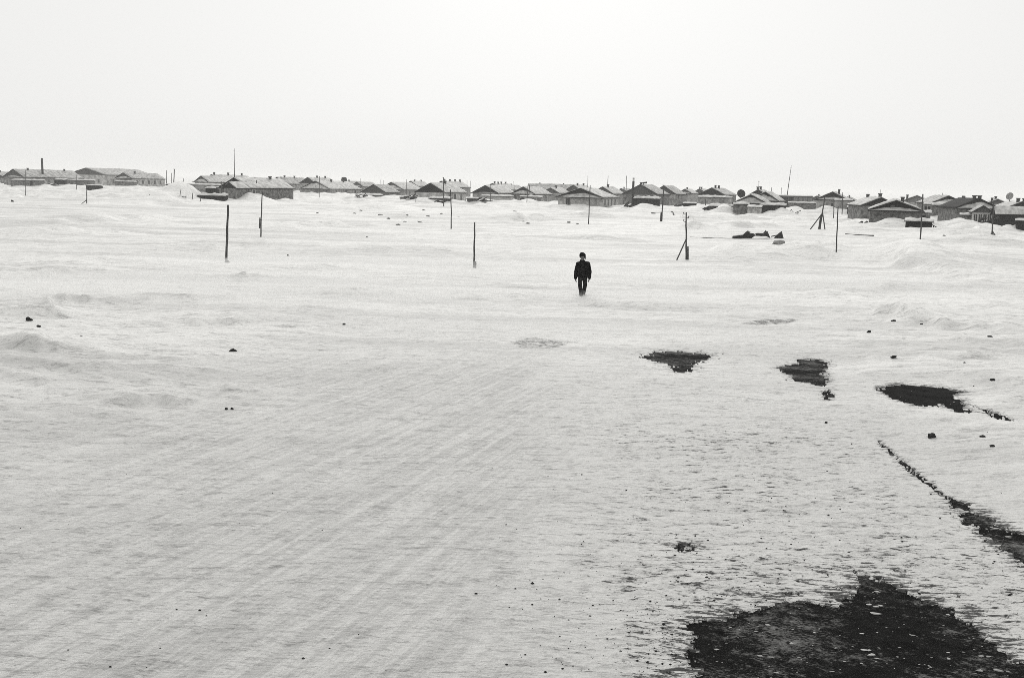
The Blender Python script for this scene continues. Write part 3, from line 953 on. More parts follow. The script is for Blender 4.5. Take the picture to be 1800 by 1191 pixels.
# tall iron stack of the boiler house and the black pipe
def stack(label, px, yt, yb, D, r, cap=None, name='smokestack'):
    P = dpt(px, yb, D)
    T = dpt(px, yt, D)
    gz = min(ground_z(P.x, P.y), P.z)
    root = empty(name, (P.x, P.y, gz))
    h = T.z - gz
    tube('pipe', [(0, 0, -.5), (0, 0, h * .5), (0, 0, h - (.7 if cap else 0))], [r, r, r * .95], 'rusty_steel', root, 12)
    for q in (.3, .6):
        tube('flange', [(0, 0, h * q - .06), (0, 0, h * q + .06)], [r * 1.25] * 2, 'rusty_steel', root, 12)
    if cap:
        tube('cap', [(0, 0, h - .7), (0, 0, h - .05)], [r * .8, r * .8], 'limewash', root, 12)
        tube('rain_hood', [(0, 0, h - .05), (0, 0, h + .06)], [r * 1.5, r * .4], 'grey_boards', root, 12)
    return tag(root, label, 'smokestack')


stack('tall black iron stack in front of the boiler house', 1112, 313, 355, 228, .27, True)
stack('tall thin black pipe over the long house at far left', 75.5, 278, 320, 362, .34)
stack('black stovepipe beside the snow-filled gable at right', 1691.5, 344, 362, 194, .24, name='stovepipe')
# hood on the boiler house roof
q = dpt(1133.5, 321.5, 236)
root = empty('vent_hood', (q.x, q.y, q.z))
tube('hood', [(-.5, 0, 0), (.5, 0, .1)], [.16, .2], 'rusty_steel', root, 8)
tube('pipe', [(-.3, 0, 0), (-.3, 0, -3.0)], [.07, .07], 'rusty_steel', root, 6)
tag(root, 'small bent vent hood beside the brick block chimney', 'vent')

# dishes and tank
def dish(label, px, py, D, r, m_, tilt, name='satellite_dish'):
    P = dpt(px, py, D)
    gz = ground_z(P.x, P.y)
    root = empty(name, (P.x, P.y, gz))
    h = P.z - gz
    tube('mast', [(0, 0, -.3), (0, 0, h)], [.07, .06], 'rusty_steel', root, 8)
    V, F = [(0, 0, 0)], []
    nr_, ns = 5, 20
    M = Matrix.Translation((0, -.06, h)) @ Matrix.Rotation(tilt, 4, 'Z') @ Matrix.Rotation(R(72), 4, 'X')
    for side in (0, 1):
        for k in range(1, nr_ + 1):
            rr_ = r * k / nr_
            for s_ in range(ns):
                t_ = 2 * math.pi * s_ / ns
                V.append((rr_ * math.cos(t_), rr_ * math.sin(t_), .35 * r * (k / nr_) ** 2 - side * .04))
    V.append((0, 0, -.04))
    last = len(V) - 1
    for side in (0, 1):
        o_ = 1 + side * nr_ * ns
        c0 = 0 if side == 0 else last
        for s_ in range(ns):
            s2 = (s_ + 1) % ns
            F.append((c0, o_ + s_, o_ + s2))
            for k in range(nr_ - 1):
                F.append((o_ + k * ns + s_, o_ + (k + 1) * ns + s_, o_ + (k + 1) * ns + s2, o_ + k * ns + s2))
    for s_ in range(ns):
        s2 = (s_ + 1) % ns
        F.append((1 + (nr_ - 1) * ns + s_, 1 + (2 * nr_ - 1) * ns + s_, 1 + (2 * nr_ - 1) * ns + s2, 1 + (nr_ - 1) * ns + s2))
    mesh_ob('reflector', [M @ Vector(v_) for v_ in V], F, m_, root, True)
    tube('feed_arm', [M @ Vector((0, -r * .8, .3 * r)), M @ Vector((0, 0, .9 * r))], [.025, .02], 'rusty_steel', root, 6)
    return tag(root, label, 'satellite dish')


dish('large black round dish on a mast right of centre', 1302, 341, 205, .85, 'dish_mesh', R(8))
dish('pale grey dish on a pole near the right edge', 1775.5, 345.5, 185, .62, 'pale_dish', R(-55))
P = dpt(605, 316.5, 330)
root = empty('water_tank', (P.x, P.y, ground_z(P.x, P.y)))
hz = P.z - root.location.z
V, F = tube_vf([(0, -.2, hz - .9), (0, -.2, hz - .75), (0, -.2, hz), (0, -.2, hz + .75), (0, -.2, hz + .95)], [.5, .85, .95, .8, .3], 14)
mesh_ob('tank', V, F, 'rusty_steel', root, True)
for sx in (-.5, .5):
    tube('leg', [(sx, -.2, -.4), (sx, -.2, hz - .7)], [.08, .08], 'rusty_steel', root, 6)
tag(root, 'round black tank on the skyline left of centre', 'tank')

# ------------------------------------------------------------------ poles
def pole(label, xb, yb, xt, yt, D=None, r=0.075, stub=None, brace=None, ins=0, bindz=(), r_top=None, name='utility_pole', cat='pole', group='wooden poles standing in the snow', stubside=1, bend=0.0):
    if D is None:
        r = r * .74
    P = hit(xb, yb) if D is None else dpt(xb, yb, D)
    D_ = math.hypot(P.x, P.y)
    T = dpt(xt, yt, D_)
    gz = ground_z(P.x, P.y)
    root = empty(name, (P.x, P.y, gz))
    d = T - Vector((P.x, P.y, P.z))
    # real lean in the picture plane
    d = Vector((T.x - P.x, T.y - P.y, T.z - gz))
    npt = 7
    pts, rad = [], []
    for k in range(npt + 1):
        t_ = k / npt
        pts.append((d.x * t_ + bend * math.sin(t_ * 3.1) + .012 * math.sin(k * 2.1 + xb), d.y * t_, -0.5 * (1 - t_) ** 8 + d.z * t_))
        rad.append(r * (1 - t_ * .25) * (1 + .06 * math.sin(k * 1.7 + xb)))
    tube('shaft', pts, rad, 'pole_wood', root, 8)
    if stub:
        z0, z1 = stub
        off = stubside * r * 1.7
        fx = lambda z_: d.x * max(z_, 0) / max(d.z, .1)
        tube('stub', [(off + fx(z0), -.05, z0), (off + fx((z0 + z1) / 2), -.05, (z0 + z1) / 2), (off + fx(z1), -.05, z1)], [r * 1.0, r * .95, r * .85], 'pole_wood', root, 8)
        for q_ in (.25, .8):
            zz_ = z0 + (z1 - z0) * q_
            if zz_ > .05:
                tube('binding', [(off / 2 + fx(zz_), -.02, zz_ - .025), (off / 2 + fx(zz_), -.02, zz_ + .025)], [r * 1.9, r * 1.9], 'binding_wire', root, 10)
    if brace:
        for bx_, by_, hz_ in brace:
            B = dpt(bx_, by_, D_ - .3)
            tube('brace', [(B.x - P.x, B.y - P.y, ground_z(B.x, B.y) - gz - .3), (d.x * hz_ / d.z, d.y, hz_)], [r * .8, r * .7], 'pole_wood', root, 8)
    for k in range(ins):
        zz_ = d.z - .12 - .22 * k
        sx = 1 if k % 2 else -1
        tube('insulator', [(d.x * zz_ / d.z, 0, zz_), (d.x * zz_ / d.z + sx * .14, 0, zz_ + .01), (d.x * zz_ / d.z + sx * .15, 0, zz_ + .12)], [.018, .018, .04], 'binding_wire', root, 6)
    return tag(root, label, cat, group)


pole('thick straight pole standing alone left of centre, cut off at its base stub', 397.5, 462, 401, 360, r=.085, stub=(-.3, .14))
pole('slim pole with a strapped splice halfway, before the mast house', 458, 417, 461, 337, r=.065, stub=(.65, 1.4), stubside=-1)
pole('short bare pole in the open snow left of the walker', 833, 470, 834.5, 391, r=.065, stub=(-.3, .3))
pole('crooked pole in front of the black-gabled house', 793, 402, 791.5, 333, r=.08, bend=.05)
pole('tall dark pole rising behind the crooked one over the black-gabled house', 780, 363, 779.5, 311.5, r=.13, ins=2)
pole('straight pole in front of the white house with the snow ledge', 1034.5, 393, 1037.5, 326, r=.085)
pole('dark pole on two-legged stub left of the box shed', 1163, 389, 1167, 325, r=.12, stub=(-.3, 1.25), stubside=-1, ins=1)
pole('pole propped by a slanting brace, nearest on the right of the walker', 1206.5, 456, 1206, 373, r=.07, stub=(-.3, .8), brace=((1186, 458, 1.22),), ins=3)
pole('leaning pole braced on both sides at the right', 1441, 403, 1450, 346, r=.11, brace=((1421, 403, 1.8), (1451, 402, 1.9)), stub=(-.3, 1.6), stubside=-1)
pole('slender tall pole in front of the braced one at right', 1470, 443, 1473, 363, r=.06)
pole('leaning pole in front of the black coal shed', 1617, 435, 1622.5, 341, r=.08)
pole('pole rising from a tangle of struts near the right edge', 1744, 411, 1747, 357, r=.10, brace=((1721, 403, .5), (1757, 413, .9), (1735, 410, .6), (1752, 401, .8)))
pole('short post with a brace on the left snow slope', 152.5, 359, 152.5, 329, r=.09, brace=((138, 361, .5),))
pole('thick pole left in the cluster by the flat black shed', 304.5, 339, 306.5, 297, r=.13, D=250, ins=2)
far_poles = [
    ('thin pole leftmost of the cluster by the flat black shed', 292, 322, 293, 299.5, 330, .11), ('thin pole in the middle of the cluster by the flat black shed', 301, 324, 301.5, 304, 330, .09),
    ('short far post right of the flat black shed cluster', 322, 324, 322.5, 314, 300, .09), ('faint thin pole in front of the long house at far left', 44.5, 341, 44.5, 299, 210, .05),
    ('faint thin pole left of the squat box shed', 134.5, 332, 134, 307, 300, .08), ('pole at the right end of the mast house wall', 493, 347, 494, 310, 235, .10),
    ('pole at the foot of the snow-filled broad gable', 561, 347, 561.5, 310, 230, .08), ('short pole on the mast house roof line', 451, 329, 451, 316.5, 208, .10),
    ('pole left of the mast house porch', 389, 341, 389, 319, 194, .07), ('thin pole between faint gables left of the shaggy house', 635, 330, 634, 314, 330, .08),
    ('thin pole left of two over the pale snow-filled gable', 669.5, 326, 669.5, 316, 330, .10), ('thin pole right of two over the pale snow-filled gable', 674.5, 326, 674.5, 317, 340, .08),
    ('thin pole over the roof right of the pale snow-filled gable', 714, 332, 715, 315, 300, .09), ('thin pole left of the low snow-capped wall shed', 731, 363, 731, 343, 195, .07),
    ('thin pole between the black gable and the centre gable', 821, 336, 821, 317, 300, .08), ('faint pole right beside the one between the two big gables', 827, 334, 827, 318, 330, .06),
    ('pole in front of the centre gable house', 862, 358, 862.5, 323, 225, .07), ('slanting far pole between centre gable and dark peak gable', 906, 333, 903, 319, 330, .08),
    ('left pole of the pair before the snow-gabled house right of centre', 926, 358, 928, 326, 235, .09), ('right pole of the pair before the snow-gabled house right of centre', 929, 352, 931, 325, 260, .11),
    ('tall thin pole behind the white house, leftmost of three', 1033, 331, 1033.5, 309, 320, .09), ('tall thin pole behind the dark-gabled house, middle of three', 1067, 337, 1069, 309, 300, .10),
    ('tall thin pole left of the boiler stack, rightmost of three', 1101, 333, 1101.5, 309, 310, .10), ('short post before the low lean-to of the two-chimney house', 1240, 364, 1240, 350, 225, .10),
    ('thin pole left of the tilted mast behind the flat building', 1356, 346, 1356.5, 329, 310, .09), ('thin pole just left of the tilted mast base', 1373.5, 346, 1373.5, 330, 310, .09),
    ('post in front of the stepped-roof house', 1465.5, 382, 1466, 350, 185, .08), ('post at the right end of the stepped-roof house', 1480.5, 374, 1481.5, 338, 205, .09),
    ('wispy antenna over the dark-gabled house with snowy left slope', 1546, 347, 1548, 333, 172, .03), ('thin left pole over the pale grey boarded gable', 1595.5, 354, 1596, 342, 230, .07),
    ('wispy antenna pole over the stovepipe house', 1657, 352, 1657, 339, 215, .05), ('short post by the leaning fence left of the mast house', 339, 356, 338, 339, 190, .07),
    ('short post at the left end of the low snow-roofed shed', 353, 357, 351, 344, 188, .07), ('stub post on the open slope below the house right of the barn', 263, 351, 263.5, 342, 175, .06),
    ('post beside the arched-window wing', 1744, 392, 1747, 359, 152, .07),
]
for lab, xb, yb, xt, yt, D, r in far_poles:
    pole(lab, xb, yb, xt, yt, D=D, r=r, group='thin poles and masts among the houses')


def mast(label, xb, yb, xt, yt, D, r, rungs=0):
    P = dpt(xb, yb, D)
    T = dpt(xt, yt, D)
    gz = ground_z(P.x, P.y)
    root = empty('antenna_mast', (P.x, P.y, gz))
    a, b_ = Vector((0, 0, -.4)), Vector((T.x - P.x, T.y - P.y, T.z - gz))
    tube('mast', [a, a.lerp(b_, .5), b_], [r, r * .8, r * .35], 'rusty_steel', root, 6)
    for k in range(rungs):
        t_ = .35 + .6 * k / max(1, rungs - 1)
        c_ = a.lerp(b_, t_)
        tube('rung', [c_ + Vector((-.16, -.03, 0)), c_ + Vector((.16, -.03, 0))], [.03, .03], 'rusty_steel', root, 5)
    return tag(root, label, 'mast')


mast('tall thin antenna mast rising over the mast house, left', 411.8, 316, 411.8, 261, 209, .10, 2)
mast('tall tilted lattice mast above the flat-roofed building', 1381.6, 346, 1391, 291, 305, .13, 12)
mast('thin mast with crossbars on the dark peaked roof near the dish', 1334, 336, 1334, 317, 228, .06, 3)

# ------------------------------------------------------------------ junk, pipes and clods
def lump_mesh(name, r, seed, flat=.6, m_='stone', sub=2):
    rg = random.Random(int(seed * 1000))
    bm_ = bmesh.new()
    for k in range(26):
        v_ = Vector((rg.gauss(0, 1), rg.gauss(0, 1), rg.gauss(0, 1))).normalized() * rg.uniform(.65, 1.15)
        sk_ = .35 * v_.x
        bm_.verts.new((v_.x * r[0], v_.y * r[1] + sk_ * r[1], v_.z * r[2] * (1 - .35 * v_.x * rg.random())))
    bmesh.ops.convex_hull(bm_, input=bm_.verts[:])
    bmesh.ops.delete(bm_, geom=[v_ for v_ in bm_.verts if not v_.link_faces], context='VERTS')
    bmesh.ops.subdivide_edges(bm_, edges=bm_.edges[:], cuts=2, use_grid_fill=True)
    for v_ in bm_.verts:
        v_.co *= 1 + rg.uniform(-.16, .12)
    m = bpy.data.meshes.new(name)
    bm_.to_mesh(m)
    bm_.free()
    m.materials.append(MATS[m_])
    return m


def clod(label, px, py, wpx, hpx, name='frozen_clod', m_='stone', cat='clod', group='dark clods lying on the snow'):
    P = hit(px, py)
    D = math.hypot(P.x, P.y)
    wpx, hpx = wpx * .85, hpx * .85
    rx = wpx * D / FPX / 2
    rz_ = max(hpx * D / FPX / 2, rx * .45)
    o = bpy.data.objects.new(name, lump_mesh(name, (rx, rx * .8, rz_), px * .37, m_=m_))
    o.location = (P.x, P.y, ground_z(P.x, P.y) + rz_ * .4)
    COL.objects.link(o)
    return tag(o, label, cat, group)


for a in (
        ('dark rounded clod crowning the drift at the left edge', 52, 564, 13, 12), ('smaller clod right below the clod on the left drift', 69, 575, 9, 7),
        ('flat grey rubble piece on the snow at left, with a thin tail', 410, 617, 20, 7), ('left of two dark lumps side by side on the left snow', 398, 719, 7, 6),
        ('right of two dark lumps side by side on the left snow', 408, 719, 7, 6), ('small clod on the snow in line below the left drift crest', 143, 592, 6, 4),
        ('dark clod at the edge of the right-hand snow bank', 1527, 584, 9, 7), ('dark clod on top of the small right-hand snow knoll', 1570, 565, 14, 6),
        ('thin dark chip on the right-hand snow slope', 1571, 628, 15, 4), ('flat dark chip below the largest right-hand bare patch', 1638, 767, 24, 5),
        ('left of two dark chips right of the flat dark chip', 1727, 768, 14, 5), ('right of two dark chips right of the flat dark chip', 1744, 785, 12, 6),
        ('dark chip above the right-hand bare patch near the edge', 1745, 668, 13, 5), ('round black pebble on the road between the bare patches', 1452, 743, 7, 5),
        ('small dark clod in the snow left of the walker, far', 605, 570, 8, 4), ('small clod high on the right bank, near the edge', 1695, 638, 6, 4),
        ('double clod on the right bank below the dune', 1740, 592, 12, 4), ('small clod left of the first slim pole foot', 506, 451, 6, 5),
        ('small dark block on the far left snow slope', 22, 355, 5, 6), ('tiny clod on snow below the double clod', 1620, 570, 9, 4)):
    clod(*a)
tufts = [(634, 371), (624, 376), (668, 380), (671, 379), (710, 374), (716, 380), (745, 370), (776, 376), (779, 397), (711, 390), (738, 391), (752, 381), (645, 417),
         (558, 375), (920, 388), (928, 393), (905, 372), (806, 381), (1000, 392), (1015, 394), (1660, 410), (1653, 418), (1662, 422), (1600, 402), (683, 385), (700, 396)]
for a, b_ in tufts:
    clod('small dark frozen clump showing through the snow slope below the houses', a, b_, random.uniform(5, 11), random.uniform(2.0, 3.5), name='frozen_clump', m_='frozen_tuft', cat='clump', group='dark clumps on the slope below the houses')
clod('half-buried grey rubble heap right of the black wreck', 1369, 430, 30, 14, name='rubble_heap', m_='dirty_snow', cat='rubble')

# black wreck half sunk in the snow
P = hit(1333, 419)
wr = empty('sunken_wreck', (P.x, P.y, ground_z(P.x, P.y) - .05))
k_ = math.hypot(P.x, P.y) / FPX


def wpts(lst):
    return [((a - 1333) * k_, dy, (418 - b_) * k_ + .1) for a, b_, dy in lst]


def plate(name, pts, dy=.5):
    fr = [Vector(p_) for p_ in wpts(pts)]
    bk = [v_ + Vector((.1, dy, 0)) for v_ in fr]
    m_ = len(fr)
    F = [tuple(range(m_)), tuple(range(2 * m_ - 1, m_ - 1, -1))] + [(q, q + m_, (q + 1) % m_ + m_, (q + 1) % m_) for q in range(m_)]
    mesh_ob(name, fr + bk, F, 'rusty_steel', wr)


plate('hull', [(1289, 418, 0), (1291, 416, 0), (1304, 414, 0), (1322, 413, 0), (1328, 414, 0), (1320, 420, 0), (1294, 422, 0)], .8)
plate('broken_plate', [(1304, 415, -.1), (1310, 409, -.1), (1314, 406, -.1), (1317, 410, -.1), (1325, 411, -.1), (1324, 415, -.1)], .3)
plate('bent_panel', [(1327, 415, .1), (1331, 410, .1), (1341, 410, .1), (1345, 405, .1), (1350, 410, .1), (1354, 418, .1), (1346, 415, .1)], .4)
plate('upright_plate', [(1357, 420, 0), (1364, 412, 0), (1371, 406, 0), (1372, 409, 0), (1375, 418, 0), (1368, 421, 0)], .15)
for a, b_, c_, d_ in ((1300, 417, 1318, 408), (1318, 417, 1330, 410), (1336, 415, 1348, 407), (1354, 415, 1366, 412)):
    tube('bent_bar', wpts([(a, b_, -.15), (c_, d_, -.15)]), [.05, .04], 'rusty_steel', wr, 6)
tag(wr, 'black broken wreck half sunk in the snow at right', 'wreck')


def lying(label, pts, D, r, name='pipe'):
    Ps = [hit(a, b_) for a, b_ in pts]
    root = empty(name, (Ps[0].x, Ps[0].y, ground_z(Ps[0].x, Ps[0].y)))
    dense = []
    for k in range(len(Ps) - 1):
        for q in range(6):
            dense.append(Ps[k].lerp(Ps[k + 1], q / 6))
    dense.append(Ps[-1])
    tube('length', [(p_.x - Ps[0].x, p_.y - Ps[0].y, ground_z(p_.x, p_.y) - root.location.z + r * .8) for p_ in dense], [r] * len(dense), 'pole_wood', root, 6)
    return tag(root, label, 'pipe')


lying('long thin pole lying on the snow left of the black wreck', [(1213, 417), (1250, 418.5), (1289, 419.5)], None, .024, 'fallen_pole')
lying('long thin pole lying on the snow before the nearest house', [(1486, 412.5), (1536, 415)], None, .07, 'fallen_pole')
lying('thin bar on the snow right of the two-legged pole', [(1145, 376), (1172, 375.5), (1188, 378)], None, .1, 'fallen_bar')

# leaning fence remains
for lab, pts in (('broken leaning fence left of the mast house', ((316, 345, 318, 333), (316, 345, 329, 345), (326, 345, 331, 355))),
                 ('skewed rail fence right of the black coal shed', ((1634, 391, 1649, 401), (1649, 399, 1649, 406), (1641, 394, 1641, 405), (1635, 404, 1648, 406))),
                 ('low picket remnants left of the arched-window wing', ((1679, 380, 1679, 389), (1684, 380, 1684, 390), (1692, 380, 1692, 391), (1678, 383, 1693, 384)))):
    D = 190 if pts[0][0] < 500 else 128 if pts[0][0] < 1660 else 155
    a = dpt(pts[0][0], pts[0][1], D)
    root = empty('fence', (a.x, a.y, ground_z(a.x, a.y)))
    for x0, y0, x1, y1 in pts:
        p0, p1 = dpt(x0, y0, D) - root.location, dpt(x1, y1, D) - root.location
        tube('rail', [p0 - Vector((0, 0, .1)), p1], [.055, .05], 'pole_wood', root, 6)
    tag(root, lab, 'fence')

def debris(label, px, py, D, wpx, seed):
    rg = random.Random(seed)
    P_ = dpt(px, py, D)
    g_ = ground_z(P_.x, P_.y)
    k = D / FPX
    root = empty('debris_pile', (P_.x, P_.y, g_))
    for _ in range(9):
        x_ = rg.uniform(-.5, .5) * wpx * k
        l_ = rg.uniform(.5, 1.6)
        a_ = rg.uniform(-.5, .9)
        h_ = rg.uniform(.05, .45)
        tube('plank', [(x_, rg.uniform(-.6, .2), h_), (x_ + l_ * math.cos(a_), rg.uniform(-.6, .3), h_ + l_ * abs(math.sin(a_)) * .8)], [rg.uniform(.06, .14)] * 2, rg.choice(['dark_boards', 'rusty_steel', 'pole_wood']), root, 4)
    mo = bpy.data.objects.new('snow_heap', lump_mesh('snow_heap', (wpx * k * .4, .8, .35), seed + .5, m_='roof_snow'))
    mo.parent = root
    mo.location = (wpx * k * .1, .3, .05)
    COL.objects.link(mo)
    return tag(root, label, 'debris')


for i_, (lab, a, b_, D, w_) in enumerate((
        ('tangle of boards left of the squat box shed below the barn', 128, 331, 335, 16), ('dark scraps at the foot of the long house at far left', 92, 327, 342, 20),
        ('scrap pile left of the shaggy grey house', 632, 353, 238, 16), ('boards heaped before the low snow-capped wall shed', 716, 356, 206, 14),
        ('scrap heap between the black-gabled house lean-to and pole', 772, 359, 199, 24), ('dark scraps right of the grey box shed at centre left', 848, 359, 205, 18),
        ('scraps right of the white house with the snow ledge', 1100, 366, 205, 16), ('scraps left of the dark square box shed', 1190, 368, 226, 14),
        ('dark low pile left of the black shed below the dish', 1240, 376, 186, 12), ('scraps in the yard right of the snow-choked gables', 1388, 374, 190, 18),
        ('junk before the stepped-roof house', 1428, 374, 225, 20), ('boards piled left of the nearest house corner', 1511, 396, 139, 8),
        ('junk between the stovepipe house and the arched-window wing', 1690, 376, 172, 20), ('scraps in front of the arched-window wing', 1730, 393, 152, 22),
        ('boards and scraps by the black wall at the right edge', 1790, 395, 146, 18))):
    debris(lab, a, b_, D, w_, 300 + i_)

# ---- grit scattered on the packed road (uncountable)
rs = np.random.RandomState(5)
V, F = [], []
octv = np.array([(1, 0, 0), (-1, 0, 0), (0, 1, 0), (0, -1, 0), (0, 0, 1), (0, 0, -1)], float)
octf = [(0, 2, 4), (2, 1, 4), (1, 3, 4), (3, 0, 4), (2, 0, 5), (1, 2, 5), (3, 1, 5), (0, 3, 5)]
N = 1100
pxs = 1800 * rs.rand(N * 4)
pys = 640 + 550 * rs.rand(N * 4) ** 0.7
cnt = 0
pos = []
for a, b_ in zip(pxs, pys):
    dens = 0.03 + 0.9 * max(0, 1 - abs(a - 1250) / 420) * max(0, (b_ - 700) / 480)
    if a > 1000 and b_ > 950:
        dens += .2
    if rs.rand() < dens:
        pos.append((a, b_))
    if len(pos) >= N:
        break
gp = [gpt(a, b_) for a, b_ in pos]
gzs = terrain(np.array([p_.x for p_ in gp]), np.array([p_.y for p_ in gp]))
for p_, z_ in zip(gp, gzs):
    s_ = 0.0035 + 0.009 * rs.rand() ** 5 + (0.005 if rs.rand() < .025 else 0)
    q = octv * (s_ * (1 + .4 * rs.rand(6, 1))) * np.array([1.3, 1, .8]) + np.array([p_.x, p_.y, z_ + s_ * .4])
    o_ = len(V)
    V += [tuple(v_) for v_ in q]
    F += [tuple(k + o_ for k in f_) for f_ in octf]
gr = mesh_ob('road_grit', V, F, 'stone')
tag(gr, 'black grit scattered over the snowy road', kind='stuff')

# ---- snow crumbs on the bare asphalt (uncountable)
_t = bmesh.new()
bmesh.ops.create_icosphere(_t, subdivisions=1, radius=1.0)
icov = np.array([v_.co[:] for v_ in _t.verts])
_t.verts.index_update()
icof = [tuple(v_.index for v_ in f_.verts) for f_ in _t.faces]
_t.free()
V, F = [], []
for pl, cn in ((PATCHES['a'], 260), (PATCHES['b'], 50), (PATCHES['e'], 14), (PATCHES['d'], 6)):
    xs_ = [q[0] for q in pl]
    ys_ = [min(q[1], 1200) for q in pl]
    pts = [gpt(rs.uniform(min(xs_), max(xs_)), rs.uniform(min(ys_), max(ys_))) for _ in range(cn)]
    sd = poly_sd(pl, np.array([p_.x for p_ in pts]), np.array([p_.y for p_ in pts]))
    for p_, d_ in zip(pts, sd):
        if d_ < .03:
            continue
        s_ = 0.004 + .018 * rs.rand() ** 5
        yaw = rs.uniform(-.25, .25)
        q = icov * (s_ * (.6 + .8 * rs.rand(len(icov), 1))) * np.array([rs.uniform(1.3, 3.2), 1.0, .5])
        q = np.stack([q[:, 0] * math.cos(yaw) - q[:, 1] * math.sin(yaw), q[:, 0] * math.sin(yaw) + q[:, 1] * math.cos(yaw), q[:, 2]], 1)
        q = q + np.array([p_.x, p_.y, s_ * .2])
        o_ = len(V)
        V += [tuple(v_) for v_ in q]
        F += [tuple(k + o_ for k in f_) for f_ in icof]
cr = mesh_ob('snow_crumbs', V, F, 'roof_snow', None, True)
tag(cr, 'white snow crumbs scattered on the bare asphalt', kind='stuff')


# ------------------------------------------------------------------ the walker
def hull_shape(bm_, a, ra, b_, rb, sub=2):
    cos = []
    for c_, r_ in ((a, ra), (b_, rb)):
        r3 = (r_, r_, r_) if isinstance(r_, (int, float)) else r_
        tmp = bmesh.new()
        bmesh.ops.create_icosphere(tmp, subdivisions=sub, radius=1.0)
        cos += [Vector((v_.co.x * r3[0], v_.co.y * r3[1], v_.co.z * r3[2])) + Vector(c_) for v_ in tmp.verts]
        tmp.free()
    for c_ in cos:
        bm_.verts.new(c_)
    bmesh.ops.convex_hull(bm_, input=bm_.verts[:])
    bmesh.ops.delete(bm_, geom=[v_ for v_ in bm_.verts if not v_.link_faces], context='VERTS')


def remeshed(name, shapes, voxel, material, parent, smooth=4, wrinkle=0.0):
    V, F = [], []
    for sh in shapes:
        bm_ = bmesh.new()
        hull_shape(bm_, *sh)
        bm_.verts.ensure_lookup_table()
        bm_.verts.index_update()
        o_ = len(V)
        V += [v_.co.copy() for v_ in bm_.verts]
        F += [tuple(v_.index + o_ for v_ in f_.verts) for f_ in bm_.faces]
        bm_.free()
    o = mesh_ob(name, V, F, material, None)
    rm = o.modifiers.new('remesh', 'REMESH')
    rm.mode = 'VOXEL'
    rm.voxel_size = voxel
    sm = o.modifiers.new('smooth', 'SMOOTH')
    sm.iterations = smooth
    sm.factor = 0.5
    dg = bpy.context.evaluated_depsgraph_get()
    m2 = bpy.data.meshes.new_from_object(o.evaluated_get(dg))
    o.modifiers.clear()
    old = o.data
    o.data = m2
    bpy.data.meshes.remove(old)
    if wrinkle:
        for v_ in m2.vertices:
            k = float(perlin(v_.co.x * 9, v_.co.z * 16 + v_.co.y * 7))
            v_.co += v_.normal * wrinkle * k
    for p_ in m2.polygons:
        p_.use_smooth = True
    m2.materials.clear()
    m2.materials.append(MATS[material])
    o.parent = parent
    return o


P = hit(1023, 519)
gz = ground_z(P.x, P.y)
man = empty('person', (P.x, P.y, gz - .06), -R(4))
sk = []
HANDS = []
HD = (-.035, -.035, 1.545)
sk += [((HD[0], HD[1], HD[2] + .03), (.078, .095, .10), (HD[0] - .004, HD[1] - .03, HD[2] - .075), (.055, .062, .05))]     # skull to jaw
sk += [((-.04, -.135, 1.535), .012, (-.042, -.148, 1.505), .017)]                     # nose
sk += [((HD[0] - .082, -.03, 1.545), (.012, .022, .034), (HD[0] - .082, -.028, 1.52), (.01, .018, .022)), ((HD[0] + .082, -.03, 1.545), (.012, .022, .034), (HD[0] + .082, -.028, 1.52), (.01, .018, .022))]
sk += [((-.068, -.118, 1.55), .02, (-.012, -.118, 1.55), .02)]                          # brow
sk += [((-.055, -.115, 1.468), .014, (-.022, -.115, 1.468), .014)]                    # lips
sk += [((-.025, -.01, 1.47), .058, (-.01, .01, 1.36), .066)]                          # neck
sk += [((-.12, .01, 1.30), .08, (.12, .01, 1.30), .08), ((0, 0, 1.28), (.15, .10, .1), (0, 0, .95), (.13, .10, .1))]
ARM = {-1: ((-.185, 0, 1.27), (-.258, .03, .97), (-.272, -.06, .735)), 1: ((.18, 0, 1.285), (.262, .035, .985), (.262, -.04, .755))}
LEG = {-1: ((-.085, 0, .88), (-.09, -.15, .49), (-.035, -.17, .09)), 1: ((.09, 0, .88), (.105, -.02, .47), (.07, .26, .17))}
for s_ in (-1, 1):
    a, b_, c_ = ARM[s_]
    sk += [(a, .055, b_, .042), (b_, .042, c_, .03)]
    a, b_, c_ = LEG[s_]
    sk += [(a, .085, b_, .055), (b_, .055, c_, .04)]
    hand = []
    # hand: palm, four fingers with a bend, thumb on the inner side
    wx, wy, wz = ARM[s_][2]
    inn = -s_
    palm = (wx + inn * .004, wy - .012, wz - .065)
    hand += [((wx, wy, wz), .026, palm, (.017, .038, .034))]
    for k, (off, ln) in enumerate(((-.032, .070), (-.011, .078), (.010, .074), (.030, .058))):
        b0 = (palm[0], palm[1] + off, palm[2] - .025)
        b1 = (palm[0] + inn * .010, palm[1] + off * 1.05 - .004, palm[2] - .025 - ln * .55)
        b2 = (palm[0] + inn * .034, palm[1] + off * 1.0 - .006, palm[2] - .025 - ln * .92)
        hand += [(b0, .0098, b1, .0092, 1), (b1, .0092, b2, .008, 1)]
    t0 = (palm[0] + inn * .006, palm[1] - .034, palm[2] + .015)
    t1 = (palm[0] + inn * .022, palm[1] - .060, palm[2] - .016)
    t2 = (palm[0] + inn * .030, palm[1] - .062, palm[2] - .046)
    hand += [(t0, .013, t1, .0115, 1), (t1, .0115, t2, .0095, 1)]
    sk += hand
    HANDS.append(hand)
remeshed('body', sk, .006, 'skin', man, 3)
